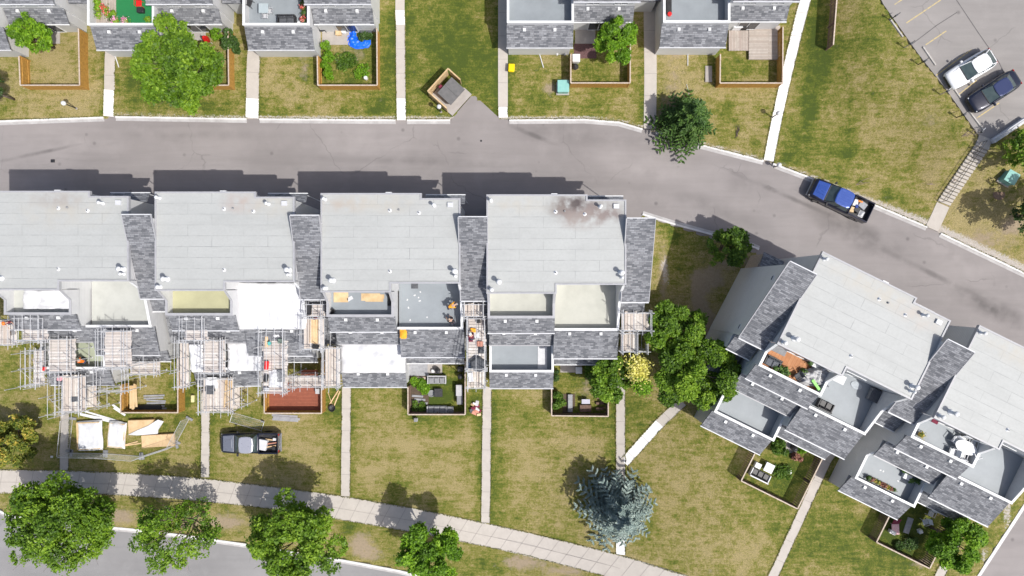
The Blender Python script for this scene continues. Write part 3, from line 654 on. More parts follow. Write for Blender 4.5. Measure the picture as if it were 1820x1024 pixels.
PARAW = mk('painted_parapet', (0.60,0.605,0.61), (0.52,0.525,0.535), 2, 0.6)
def deckmat(name, c, blot=(0.36,0.37,0.38)):
    m, n, l, b = nodes_of(name); cc_ = coord(n, l, 'Rand')
    a = noise(n, l, cc_, 0.8, 5, .6); f = noise(n, l, cc_, 4, 6, .8)
    o = mix(n, l, ramp(n, l, a, .35, .7), c, tuple(v * .86 for v in c))
    o = mix(n, l, math_(n, l, 'MULTIPLY', ramp(n, l, f, .55, .8), .35), o, tuple(v * .7 for v in c))
    l.new(o, b.inputs['Base Color']); b.inputs['Roughness'].default_value = .55; return m
DECKBLUE = deckmat('blue_grey_deck_membrane', (0.265,0.295,0.32))
DECKCREAM = deckmat('cream_deck_membrane', (0.45,0.455,0.405))
DECKPALE = deckmat('pale_green_deck_membrane', (0.38,0.415,0.31))
DECKYEL = deckmat('yellow_deck_membrane', (0.43,0.42,0.26))
DECKWHITE = deckmat('off_white_deck_membrane', (0.46,0.47,0.44))
TURF = deckmat('green_carpet', (0.02,0.20,0.065))
SB_ = STAIN_BR; SG = STAIN_BG
house('M1', 'leftmost townhouse of the middle row, cut by the frame, scaffolded along its whole front', -42.83, 7.9, 0, 0, DECKWHITE, DECKWHITE, DECKPALE, stains=[(5.5,.7,1.9,.6,SB_,.5),(6,1.6,3.5,1.2,SG,.35)])
house('M2', 'townhouse with a yellow upper deck and white tarps over its other decks', -29.23, 7.84, 0, 0, DECKYEL, DECKWHITE, DECKWHITE, stains=[(6.9,.8,1.3,.75,(0.36,0.29,0.26),.6),(9.5,1.0,2.2,.9,SG,.4)])
house('M3', 'townhouse with debris and workers on its blue grey upper decks, a white tarp below', -15.63, 7.72, 0, 0, DECKBLUE, DECKBLUE, DECKWHITE, stains=[(1.6,.9,1.9,.55,(0.36,0.32,0.29),.7),(4.2,.8,3.2,.7,SG,.55)])
house('M4', 'townhouse with a large dark brown stain on its roof and two cream upper decks', -2.03, 7.61, 0, 0, DECKCREAM, DECKCREAM, DECKBLUE, lowerwing=False, stains=[(7.0,.9,1.7,.8,(0.13,0.105,0.10),1.3),(8.9,1.4,2.3,.75,(0.20,0.165,0.155),1.2),(7.6,2.0,1.5,.7,(0.26,0.22,0.20),.9),(7.3,.7,.6,.45,(0.07,0.055,0.055),1.2),(2.6,.8,3.2,.7,SG,.4)])
o5 = P(1462.6, 448.5, 12.25)
house('M5', 'angled townhouse with an orange wooden upper deck full of furniture', o5.x, o5.y, 2.25, R(-26.3), ORDECK, DECKBLUE, DECKBLUE, wingL=True, lowerwing=False, stains=[(5.0,.8,3.4,.8,SG,.6),(9,1.3,1.8,.8,(0.42,0.38,0.34),.6)], parA=WHITE)
o6 = P(1741, 579.5, 12.25)
house('M6', 'angled townhouse with a white oval table and chairs on its upper deck, far right', o6.x, o6.y, 2.25, R(-26.3), DECKBLUE, DECKBLUE, DECKBLUE, wingR=False, lowerwing=False, stains=[(5.0,.8,3.4,.8,SG,.6)], parA=WHITE)
house('N1', 'townhouse in the top left corner of the photo, front roofs only in view', -50.65, 38.2, 2.5, 0, front_only=True)
house('N2', 'townhouse with a green carpeted deck full of flower pots, top row', -37.05, 38.2, 2.5, 0, low=TURF, front_only=True)
house('N3', 'townhouse with a table and black bench on its deck, above the blue tarp garden', -23.5, 38.2, 2.5, 0, front_only=True, wingR=False)
house('N4', 'townhouse with a bare pale blue deck beside the yellow bin, top row', -0.42, 38.4, 2.5, 0, front_only=True)
house('N5', 'townhouse beside the long bright white path, with wooden decking in its garden', 13.2, 38.4, 2.6, 0, front_only=True, wingR=False)

# white tarps laid over the decks of the houses under repair
def drape(name, quad, zs, label, cat='tarp', group='white tarps over the decks', ribs=6, mat=TARP, seed=1, dirx=True, amp=.10):
    """cloth between four corner points given as (u,v) in world metres, with folds and hanging edges"""
    nu, nv = 34, 26; vs = []; rr = random.Random(seed)
    A, Bq, C, D = [Vector((q[0], q[1], z)) for q, z in zip(quad, zs)]
    for j in range(nv + 1):
        for i in range(nu + 1):
            s, t = i / nu, j / nv; p = (A*(1-s) + Bq*s)*(1-t) + (D*(1-s) + C*s)*t
            k = s if dirx else t
            fold = amp * abs(math.sin(math.pi * ribs * k + .6 * mnoise.noise(Vector((s*3, t*3, seed))))) ** .5
            e = min(s, 1-s, t, 1-t); drop = -.35 * max(0, .035 - e) / .035
            p.z += fold + drop + .10 * mnoise.noise(Vector((s*6, t*5, seed*3.1)))
            vs.append(tuple(p))
    ix = np.arange((nu+1)*(nv+1)).reshape(nv+1, nu+1)
    q = np.stack([ix[:-1,:-1], ix[:-1,1:], ix[1:,1:], ix[1:,:-1]], -1).reshape(-1, 4)
    o = np_mesh(name, np.array(vs), q, mat, smooth=True)
    sm = o.modifiers.new('thick', 'SOLIDIFY'); sm.thickness = .02
    return tag(o, label, cat, group)
def hq(key, u0, u1, v0, v1): 
    h = HOUSES[key]; return [tuple(h.W(u, v, 0)[:2]) for u, v in ((u0,v0),(u1,v0),(u1,v1),(u0,v1))]
drape('tarp', hq('M1', .9, 5.4, 8.06, 9.75), (7.62,7.62,7.62,7.62), 'white tarp on the upper deck at the left edge of the photo', ribs=3, seed=2)
drape('tarp', hq('M2', 5.3, 11.45, 7.32, 11.5), (6.9,6.9,6.6,6.6), 'large ribbed white tarp over the right hand deck beside the yellow deck', ribs=9, seed=4)
drape('tarp', hq('M2', 3.4, 6.9, 12.75, 15.4), (4.3,4.3,4.15,4.15), 'white tarp over the lower deck, left of the cluttered long scaffold', ribs=4, seed=5)
drape('tarp', hq('M3', .0, 6.0, 12.65, 15.45), (4.3,4.3,4.15,4.15), 'white tarp over the lower deck of the house with blue grey decks', ribs=4, seed=6)

# ------------------------------------------------------------------ fences
def fence(pts, label, h=1.35, mat=FENCEM, group='garden fences', gap=.02, rail=FRAIL, cat='fence', bw=.13, lean=0.0):
    root = empty('wooden_fence', (pts[0].x, pts[0].y, pts[0].z), 0, label, cat, group)
    o0 = pts[0].copy()
    for a, b in zip(pts[:-1], pts[1:]):
        d = (b - a); L = math.hypot(d.x, d.y); d2 = Vector((d.x / L, d.y / L, 0)); nn = Vector((-d2.y, d2.x, 0))
        m = MB(); k = int(L / (bw + gap))
        for i in range(k):
            t = (i + .5) / k; c = a + Vector((d.x, d.y, 0)) * t - o0; z = a.z + (b.z - a.z) * t - o0.z
            hh = h + .02 * rnd.uniform(-1, 1); tw = .012 * rnd.uniform(-1, 1)
            q0 = c - d2 * bw / 2; q1 = c + d2 * bw / 2; th = nn * .012; off = nn * tw
            m.loft([[tuple(Vector((p.x, p.y, zz)) + off) for p in (q0 - th, q1 - th, q1 + th, q0 + th)] for zz in (z - .1, z + hh)])
        m.build('slat_panel', mat, root)
        r = MB()
        for zz in (.35, h - .25):
            r.tube([a - o0 + nn * .045 + Vector((0, 0, zz)), b - o0 + nn * .045 + Vector((0, 0, zz))], .04, 4)
        r.build('fence_rail', mat, root)
        # capping board along the top
        A, Bv = a - o0, b - o0; z0, z1 = h + .03, h + .065; e = nn * .055
        MB().loft([[tuple(A - e + Vector((0,0,z0))), tuple(A + e + Vector((0,0,z0))), tuple(A + e + Vector((0,0,z1))), tuple(A - e + Vector((0,0,z1)))],
                   [tuple(Bv - e + Vector((0,0,z0))), tuple(Bv + e + Vector((0,0,z0))), tuple(Bv + e + Vector((0,0,z1))), tuple(Bv - e + Vector((0,0,z1)))]]).build('top_board', rail, root)
        n = max(1, round(L / 2.3))
        for i in range(n + 1):
            c = a.lerp(b, i / n) - o0 + nn * .05
            MB().box(c.x - .045, c.x + .045, c.y - .045, c.y + .045, c.z - .3, c.z + h + .02).build('fence_post', mat, root)
    return root
def yard(key, label, mat=FENCEM, u0=5.78, u1=11.2, v0=14.6, v1=19.7, h=1.35, lv=15.4, gap=.02, sides='LBR'):
    W = HOUSES[key].W
    def g(u, v): p = W(u, v, 0); return Vector((p.x, p.y, gz(p.x, p.y)))
    pts = [g(u0, v1), g(u1, v1)]
    if 'L' in sides: pts = [g(u0, 17.1)] + pts
    if 'R' in sides: pts = pts + [g(u1, v0)]
    return fence(pts, label, h, mat, gap=gap)
yard('N1', 'orange brown fence round the grass garden in the top left corner')
yard('N2', 'orange brown fence right of the biggest tree in the top row')
yard('N3', 'orange brown fence round the garden with the blue tarp')
yard('N4', 'orange brown fence round the garden left of the wide path, with a tree inside')
yard('N5', 'orange brown fence round the garden with two wooden decks, next to the white path', u1=11.5)
yard('M1', 'dark brown fence round the trampled garden with stacked boards', u1=11.2)
yard('M2', 'brown fence round the garden floored with red boards')
yard('M3', 'dark brown fence round the garden with grey sofas', mat=FENCED)
yard('M4', 'dark brown fence round the garden with raised beds, left of the yellow leaved tree', mat=FENCED, u1=11.1)
yard('M5', 'dark slatted fence round the garden with the black sofa', mat=FENCED, gap=.07, u0=5.9, u1=11.6, v1=19.9)
yard('M6', 'dark slatted fence round the garden with the red lounger', mat=FENCED, gap=.05)
a, b = PG(1469, 89), PG(1478, -30)
BLF = mk('black_stained_boards', (0.035,0.035,0.04), (0.06,0.06,0.065), 4, .7)
fence([a, b], 'short straight fence standing alone on the lawn, top right', h=1.3, mat=FENCED, group=None, gap=.05, rail=FRAIL, bw=.2)

# ------------------------------------------------------------------ vegetation
def leafmat(name, c1, c2, c3, trans=.25):
    m, n, l, b = nodes_of(name)
    at = n.new('ShaderNodeAttribute'); at.attribute_name = 'tone'
    r = n.new('ShaderNodeValToRGB'); cr = r.color_ramp; cr.elements[0].color = (*c1, 1); cr.elements[0].position = 0.0
    cr.elements[1].color = (*c3, 1); cr.elements[1].position = 1.0; e = cr.elements.new(.5); e.color = (*c2, 1)
    l.new(at.outputs['Fac'], r.inputs[0]); l.new(r.outputs[0], b.inputs['Base Color']); b.inputs['Roughness'].default_value = .6
    tr = n.new('ShaderNodeBsdfTranslucent'); l.new(r.outputs[0], tr.inputs[0])
    ms = n.new('ShaderNodeMixShader'); ms.inputs[0].default_value = trans
    l.new(b.outputs[0], ms.inputs[1]); l.new(tr.outputs[0], ms.inputs[2]); l.new(ms.outputs[0], n['Material Output'].inputs[0])
    return m
LEAF = {
 'bright': leafmat('bright_green_leaves', (0.045,0.105,0.006), (0.145,0.275,0.012), (0.32,0.48,0.035), .35),
 'mid': leafmat('mid_green_leaves', (0.03,0.08,0.006), (0.095,0.19,0.012), (0.25,0.37,0.035), .35),
 'lime': leafmat('lime_green_leaves', (0.06,0.14,0.004), (0.16,0.33,0.010), (0.34,0.55,0.03), .35),
 'yellow': leafmat('yellow_leaves', (0.40,0.42,0.04), (0.75,0.70,0.14), (0.95,0.88,0.38)),
 'spruce': leafmat('dark_spruce_needles', (0.018,0.055,0.012), (0.055,0.125,0.018), (0.15,0.26,0.04), .1),
 'blue': leafmat('blue_spruce_needles', (0.09,0.14,0.13), (0.25,0.33,0.30), (0.52,0.60,0.53), .1),
 'autumn': leafmat('mixed_orange_green_leaves', (0.05,0.10,0.012), (0.22,0.26,0.03), (0.80,0.55,0.10)),
 'rust': leafmat('rust_red_leaves', (0.12,0.05,0.03), (0.32,0.13,0.09), (0.50,0.28,0.18)),
 'dark': leafmat('dark_shrub_leaves', (0.02,0.05,0.008), (0.055,0.12,0.018), (0.13,0.23,0.04)),
}
def leaves_mesh(name, cen, size, mat, parent, tone, seed=0, up=.55, aspect=1.7, along=None):
    """one small pointed leaf (two folded triangles) per centre"""
    rg = np.random.default_rng(seed); n = len(cen)
    nr = rg.normal(size=(n, 3)); nr[:, 2] = np.abs(nr[:, 2]) + up * 1.5; nr /= np.linalg.norm(nr, axis=1)[:, None]
    a = rg.normal(size=(n, 3)) if along is None else np.cross(along, nr) + rg.normal(size=(n, 3)) * .12; t = np.cross(nr, a); t /= np.linalg.norm(t, axis=1)[:, None]; s = np.cross(nr, t)
    sz = (size * rg.uniform(.5, 1.5, n))[:, None]
    v0 = cen - t * sz * aspect / 2; v1 = cen + s * sz / 2 + nr * sz * .12; v2 = cen + t * sz * aspect / 2; v3 = cen - s * sz / 2 + nr * sz * .12
    vs = np.stack([v0, v1, v2, v3], 1).reshape(-1, 3); q = np.arange(n * 4).reshape(n, 4)
    tn = np.repeat(np.clip(tone, 0, 1), 4); cl = np.stack([tn, tn, tn, np.ones_like(tn)], -1)
    o = np_mesh(name, vs, q, mat, cl, 'tone'); o.parent = parent; return o
def tree(kind, label, px, py, rad, hgt, n=9000, leaf='bright', size=.17, hc=None, gaps=.35, limbs=9, seed=1, bark=BARK, squash=.62, name='deciduous_tree', cat='tree', group=None, sx=1.0, sy=1.0, trunk=True, extra=None):
    """crown centre given by its pixel; crown of overlapping leafy masses on limbs"""
    hc = hc or hgt * .66
    size *= .76
    p = PG(px, py, hc); z0 = gz(p.x, p.y); p = P(px, py, z0 + hc)
    rg = np.random.default_rng(seed); rr = random.Random(seed)
    root = empty(name, (p.x, p.y, z0), 0, label, cat, group)
    nb = limbs * 5; bl = []; rad *= 1.10
    for i in range(nb):
        a = rr.uniform(0, 2 * math.pi); r = math.sqrt(rr.uniform(0.02, 1)) * rad * .84
        zz = hc + (rr.uniform(-.55, 1) * (hgt - hc) * (1 - (r / rad) ** 2 * .7))
        br = rad * rr.uniform(.13, .27)
        bl.append((r * math.cos(a) * sx, r * math.sin(a) * sy, zz, br, rr.uniform(-.26, .26)))
    if trunk:
        tr = .05 + hgt * .017
        MB().tube([(0,0,-.2),(rr.uniform(-.1,.1),rr.uniform(-.1,.1),hc*.35),(rr.uniform(-.2,.2),rr.uniform(-.2,.2),hc*.8)], tr, 9, tr*.5).build('trunk', bark, root, True)
        for i in range(limbs):
            b = bl[i * 5]; m = MB(); st = hc * rr.uniform(.3, .6)
            mid_ = (b[0]*.45 + rr.uniform(-.2,.2), b[1]*.45 + rr.uniform(-.2,.2), (st + b[2]) / 2 + rr.uniform(0,.3))
            m.tube([(0,0,st), mid_, (b[0],b[1],b[2])], tr*.5, 6, .02)
            for _ in range(4):
                e = (b[0] + rr.uniform(-1,1)*b[3]*1.6, b[1] + rr.uniform(-1,1)*b[3]*1.6, b[2] + rr.uniform(-.3,.8)*b[3])
                m.tube([mid_, ((mid_[0]+e[0])/2+.1, (mid_[1]+e[1])/2, (mid_[2]+e[2])/2+.1), e], .03, 4, .008)
            m.build('limb', bark, root, True)
    wts = np.array([b[3] ** 2 for b in bl]); wts /= wts.sum(); which = rg.choice(nb, n, p=wts)
    B_ = np.array(bl)[which]
    d = rg.normal(size=(n, 3)); d /= np.linalg.norm(d, axis=1)[:, None]
    rad_ = B_[:, 3] * (rg.uniform(.25, 1.0, n) ** .45)
    c = B_[:, :3] + d * rad_[:, None] * np.array([1, 1, squash])
    # break up the outline and open gaps with a 3-d lattice noise
    def hsh(q): return np.modf(np.abs(np.sin(q @ np.array([12.9898, 78.233, 37.719]) + seed) * 43758.5453))[0]
    g1 = hsh(np.floor(c / (rad * .13))); g2 = hsh(np.floor((c + .37) / (rad * .07)))
    keep = (g1 > gaps * .75) & (g2 > gaps * .6)
    c = c[keep]; B_ = B_[keep]
    # leaves hang in small sprays
    c = c + rg.normal(size=c.shape) * size * .5
    tn = .46 + B_[:, 4] + .22 * (hsh(np.floor(c / .45)) - .5) + rg.normal(size=len(c)) * .16
    leaves_mesh('crown', c, size, LEAF[leaf], root, tn, seed)
    if extra:
        for (dx, dy, dz, er, en, el) in extra:
            e = rg.normal(size=(en, 3)) * er * .5 + np.array([dx, dy, dz]); leaves_mesh('leaf_cluster', e, size, LEAF[el], root, rg.uniform(.2, .9, en), seed + 5)
    return root
def spruce(label, px, py, rad, hgt, leaf, n_lev=17, seed=3, size=.13, dens=1.0, name='spruce_tree', jit=.12):
    p = PG(px, py); root = empty(name, tuple(p), 0, label, 'tree'); rr = random.Random(seed); rg = np.random.default_rng(seed)
    MB().tube([(0,0,-.2),(0,0,hgt*.95)], .05 + hgt*.014, 8, .02).build('trunk', BARK, root, True)
    dens *= 1.25
    cs = []; tn = []; al = []; tw = MB()
    for k in range(n_lev):
        t = k / (n_lev - 1); z = hgt * (.07 + .90 * t); R_ = rad * (1 - t) ** .85 + .28; nb = int(6 + 8 * (1 - t)); a0 = rr.uniform(0, 6)
        for i in range(nb):
            a = a0 + 2*math.pi*i/nb + rr.uniform(-.12,.12); L = R_ * rr.choice((.6,.8,.95,1.05,1.28)) * rr.uniform(.9,1.1); bt = rr.uniform(-.13,.13)
            dr = Vector((math.cos(a), math.sin(a), 0)); sd = Vector((-dr.y, dr.x, 0))
            zt = z - L * .16 + rr.uniform(-.1,.1)
            tw.tube([(0,0,z), tuple(dr*L*.6 + Vector((0,0,z - L*.16))), tuple(dr*L + Vector((0,0,zt + L*.05)))], .035, 4, .01)
            m = max(110, int(L * 180 * dens))
            s = rg.uniform(.12, 1.0, m); wd = (.07 + .13 * L * np.sin(np.clip(s, 0, 1) * 2.75)) 
            lat = rg.uniform(-1, 1, m) * wd
            # side twigs: gather the needles on a few ribs angled forward
            rib = np.round(s * 7) / 7; s2 = rib + np.abs(lat) * .55 / max(L, .3)
            s2 = np.clip(s2 + rg.normal(size=m) * .008, 0, 1.06)
            pos = np.outer(s2 * L, np.array(dr)) + np.outer(lat, np.array(sd)); pos[:, 2] = z - (s2 * L) * .2 + .12 * s2 ** 2 * L + rg.normal(size=m) * .04 - np.abs(lat) * .18
            dirs = np.array(dr)[None] + np.outer(np.sign(lat) * .9, np.array(sd)); dirs[:, 2] -= .1; al.append(dirs / np.linalg.norm(dirs, axis=1)[:, None])
            cs.append(pos); tn.append(.56 + bt + rg.normal(size=m) * jit)
    tw.build('branches', BARK, root)
    leaves_mesh('needles', np.concatenate(cs), size, LEAF[leaf], root, np.concatenate(tn), seed, up=.8, aspect=3.4, along=np.concatenate(al))
    return root
def shrub(label, px, py, rad, hgt, leaf='mid', n=900, size=.10, seed=1, name='shrub', group=None, sx=1, sy=1, cat='shrub'):
    p = PG(px, py, hgt * .5); z0 = gz(p.x, p.y); p = P(px, py, z0 + hgt * .5); rg = np.random.default_rng(seed); rr = random.Random(seed)
    root = empty(name, (p.x, p.y, z0), 0, label, cat, group)
    m = MB()
    for i in range(6):
        a = rr.uniform(0, 6.28); m.tube([(0,0,0),(math.cos(a)*rad*.35*sx, math.sin(a)*rad*.35*sy, hgt*.5),(math.cos(a)*rad*.6*sx, math.sin(a)*rad*.6*sy, hgt*.85)], .025, 5, .008)
    m.build('stems', BARK, root)
    k = 9; bc = np.array([(rr.uniform(-.6,.6)*rad*sx, rr.uniform(-.6,.6)*rad*sy, hgt*rr.uniform(.3,.75)) for _ in range(k)])
    w_ = rg.integers(0, k, n); d = rg.normal(size=(n, 3)); d /= np.linalg.norm(d, axis=1)[:, None]
    c = bc[w_] + d * (rg.uniform(.3, 1, n) ** .5)[:, None] * np.array([rad*.45, rad*.45, hgt*.3]); c[:, 2] = np.maximum(c[:, 2], .04)
    leaves_mesh('foliage', c, size, LEAF[leaf], root, .45 + .2*(w_/k - .5) + rg.normal(size=n)*.15, seed); return root

tree('d','large round bright green tree, the biggest in the top row', 322, 122, 3.35, 7.8, 46000, 'bright', .19, gaps=.25, limbs=12, seed=11, sx=.95, sy=1.06, hc=4.6)
tree('d','small bright green tree overhanging the grass garden in the top left corner', 56, 64, 1.75, 4.6, 13000, 'lime', .15, gaps=.3, limbs=7, seed=12)
tree('d','dark green tree cut off by the left edge of the photo above the road', -18, 160, 1.5, 4.5, 5000, 'dark', .15, seed=13, limbs=6)
tree('d','lime green tree in the top row garden left of the wide path', 1096, 73, 1.85, 4.8, 15000, 'lime', .15, gaps=.25, limbs=7, seed=14)
spruce('dark green spruce by the kerb at the foot of the wide path', 1213, 224, 2.35, 6.0, 'spruce', 12, seed=15, dens=1.2, size=.085)
tree('d','small leafy tree beside the kerb between the straight row and the angled houses', 1291, 440, 1.95, 4.2, 16000, 'mid', .15, gaps=.35, limbs=7, seed=16, sx=1.05, sy=.95)
tree('d','broad tree left of the angled houses, nearest the white scaffold', 1196, 592, 2.75, 6.8, 30000, 'bright', .17, gaps=.16, limbs=9, seed=17, sx=1.0, sy=1.0, group=None)
tree('d','broad tree overhanging the grey lower deck of the orange deck house', 1234, 662, 3.45, 7.2, 52000, 'bright', .17, gaps=.16, limbs=11, seed=18, sx=1.12, sy=.85)
tree('d','green tree with a bright yellow patch of leaves above the path end', 1100, 668, 2.4, 5.6, 22000, 'bright', .16, gaps=.25, limbs=9, seed=19, sx=1.15, sy=.85, extra=[(1.45,.9,5.0,.9,1500,'yellow'),(1.7,.2,4.9,.7,900,'yellow'),(1.9,-.7,4.8,.7,900,'lime')])
spruce('big blue grey spruce standing on the lawn by the end of the path', 1095, 893, 3.1, 7.2, 'blue', 16, seed=20, dens=1.2, size=.085)
tree('d','autumn coloured orange and green tree at the left edge beside the lawn', 22, 782, 2.3, 4.2, 26000, 'autumn', .15, gaps=.3, limbs=9, seed=21, sx=1.15, sy=1.05, hc=2.2)
tree('s','largest street tree, on the verge at bottom left', 108, 930, 4.35, 8.8, 50000, 'bright', .18, gaps=.36, limbs=13, seed=22, group=None, sx=1.05, sy=.88)
tree('s','sparse street tree with bare pale branches showing, second from the left', 316, 945, 3.3, 8.0, 17000, 'bright', .17, gaps=.50, limbs=11, seed=23, bark=PALEBARK, sx=1.1, sy=1.0)
tree('s','street tree with two leafy lobes, bottom centre left', 528, 958, 3.9, 8.2, 40000, 'bright', .18, gaps=.42, limbs=12, seed=24, sx=1.05, sy=1.0)
tree('s','smaller dense street tree at the bottom of the photo, rightmost on the verge', 765, 985, 2.7, 6.6, 26000, 'lime', .17, gaps=.25, limbs=9, seed=25, sx=1.1, sy=1.05)
tree('d','bright green tree in the fenced garden of the far right house', 1697, 962, 2.35, 5.4, 24000, 'lime', .16, gaps=.22, limbs=8, seed=26)
tree('d','tree reaching in from the right edge over the green utility box', 1836, 266, 2.2, 4.0, 11000, 'bright', .16, gaps=.5, limbs=9, seed=27)
tree('d','dark sparse tree cut off by the right edge beside the road', 1866, 376, 2.8, 6.0, 14000, 'dark', .16, gaps=.42, limbs=9, seed=28, bark=PALEBARK)
shrub('tall leafy shrub filling the corner right of the biggest top row tree', 408, 74, .8, 2.0, 'dark', 1800, .12, 31, sy=1.6)
shrub('light green bush beside the red umbrella', 386, 60, .55, 1.2, 'lime', 700, .11, 32)
shrub('dark bush below the red umbrella', 375, 108, .7, 1.2, 'dark', 900, .11, 33)
for i, (y, s) in enumerate(((82,.5),(100,.55),(118,.6),(132,.5))):
    shrub(['uppermost','second','third','lowest'][i] + ' leafy bush along the left fence of the blue tarp garden', 578 + (i % 2)*6, y, s, 1.1, 'lime', 700, .12, 34 + i, group='bushes along the left fence of the blue tarp garden')
shrub('dark green plants between the blue tarp and the house wall', 652, 64, .7, .7, 'dark', 700, .10, 39, sx=1.3, sy=.6)
shrub('bright leafy vegetable bed near the grey sofas', 747, 685, .95, .6, 'lime', 1700, .12, 41, sx=1.3, sy=.9)
shrub('small green plants at the corner of the grey sofa garden', 745, 722, .7, .45, 'mid', 650, .10, 42, sx=1.1, sy=1)
shrub('tall bush in the left corner of the raised bed garden', 994, 710, .75, 1.7, 'mid', 1900, .12, 43, sy=1.4)
shrub('narrow bush against the wall in the raised bed garden', 990, 668, .4, 1.2, 'dark', 600, .1, 44, sy=1.6)
shrub('bushy tree like shrub right of the patio in the raised bed garden', 1062, 662, 1.2, 2.4, 'mid', 3200, .13, 45, sx=1.1)
shrub('leafy bush against the house in the black sofa garden', 1386, 795, .85, 1.7, 'mid', 1600, .11, 46)
shrub('lime green bush beside the house door in the black sofa garden', 1427, 797, .6, 1.0, 'lime', 700, .11, 47)
shrub('rust red bush in the black sofa garden', 1417, 811, .55, .8, 'rust', 550, .11, 48)
shrub('green bed of plants in the middle of the black sofa garden', 1392, 838, 1.0, .5, 'mid', 900, .1, 49)
shrub('leafy groundcover along the lower fence of the red lounger garden', 1610, 965, .9, .5, 'dark', 800, .1, 50, sx=1.5)
shrub('plant in front of the lilac shed roof, bare dark twigs on the lawn', 1311, 236, .3, .5, 'dark', 120, .08, 51, name='shrub') if False else None

shrub('overgrown plants in the middle of the garden below the blue tarp', 612, 108, 1.1, .5, 'mid', 1100, .1, 61, sx=1.3)
shrub('rounded green plants at the lower right of the blue tarp garden', 642, 128, .8, .5, 'lime', 800, .1, 62)
# uncut grass spilling over the edges of paths, pavement and kerbs
EG = leafmat('edge_grass_blades', (0.05,0.065,0.010), (0.14,0.15,0.025), (0.34,0.30,0.10), .2)
ec = []; rg = np.random.default_rng(404)
def edge(pl, half, dens=34, both=True, nn_off=.03):
    pts = [PG(*p) for p in pl]
    for a, b in zip(pts[:-1], pts[1:]):
        L = math.hypot(b.x-a.x, b.y-a.y); n = int(L * dens)
        if n < 1: continue
        d = np.array([(b.x-a.x)/L, (b.y-a.y)/L]); nn = np.array([-d[1], d[0]])
        for sgn in ((1, -1) if both else (1,)):
            t = rg.uniform(0, L, n); cl = np.array([mnoise.noise(Vector((a.x+d[0]*q, a.y+d[1]*q, sgn*5))*1.7) for q in t])
            o_ = half + .05 - np.clip(cl + .25, 0, 1) * .07 + rg.normal(size=n) * .02
            p = np.array([a.x, a.y]) + np.outer(t, d) + np.outer(o_ * sgn, nn)
            z = G(p[:,0], p[:,1]) + rg.uniform(.05, .10, n); ec.append(np.stack([p[:,0], p[:,1], z], -1))
for pl, wd, mt in PATHS: edge([(x, y) for x, y in pl if y > -20] if len([1 for x, y in pl if y > -20]) > 1 else [], wd/2)
edge([p for p in ST if -20 < p[0] < 1900][::-1], 0, 30, False); edge([p for p in SB if -20 < p[0] < 1900], 0, 30, False)
for a, b in ((0,184),(205,438),(461,703),(723,800),(905,1142),(1240,1357),(1374,1648),(1672,1900)): edge(kpath(a, b), .09, 26, False)
ec = np.concatenate(ec); eo = leaves_mesh('edge_grass', ec, .055, EG, None, rg.uniform(0, 1, len(ec)), 9, up=.4, aspect=2.2); tag(eo, kind='stuff')

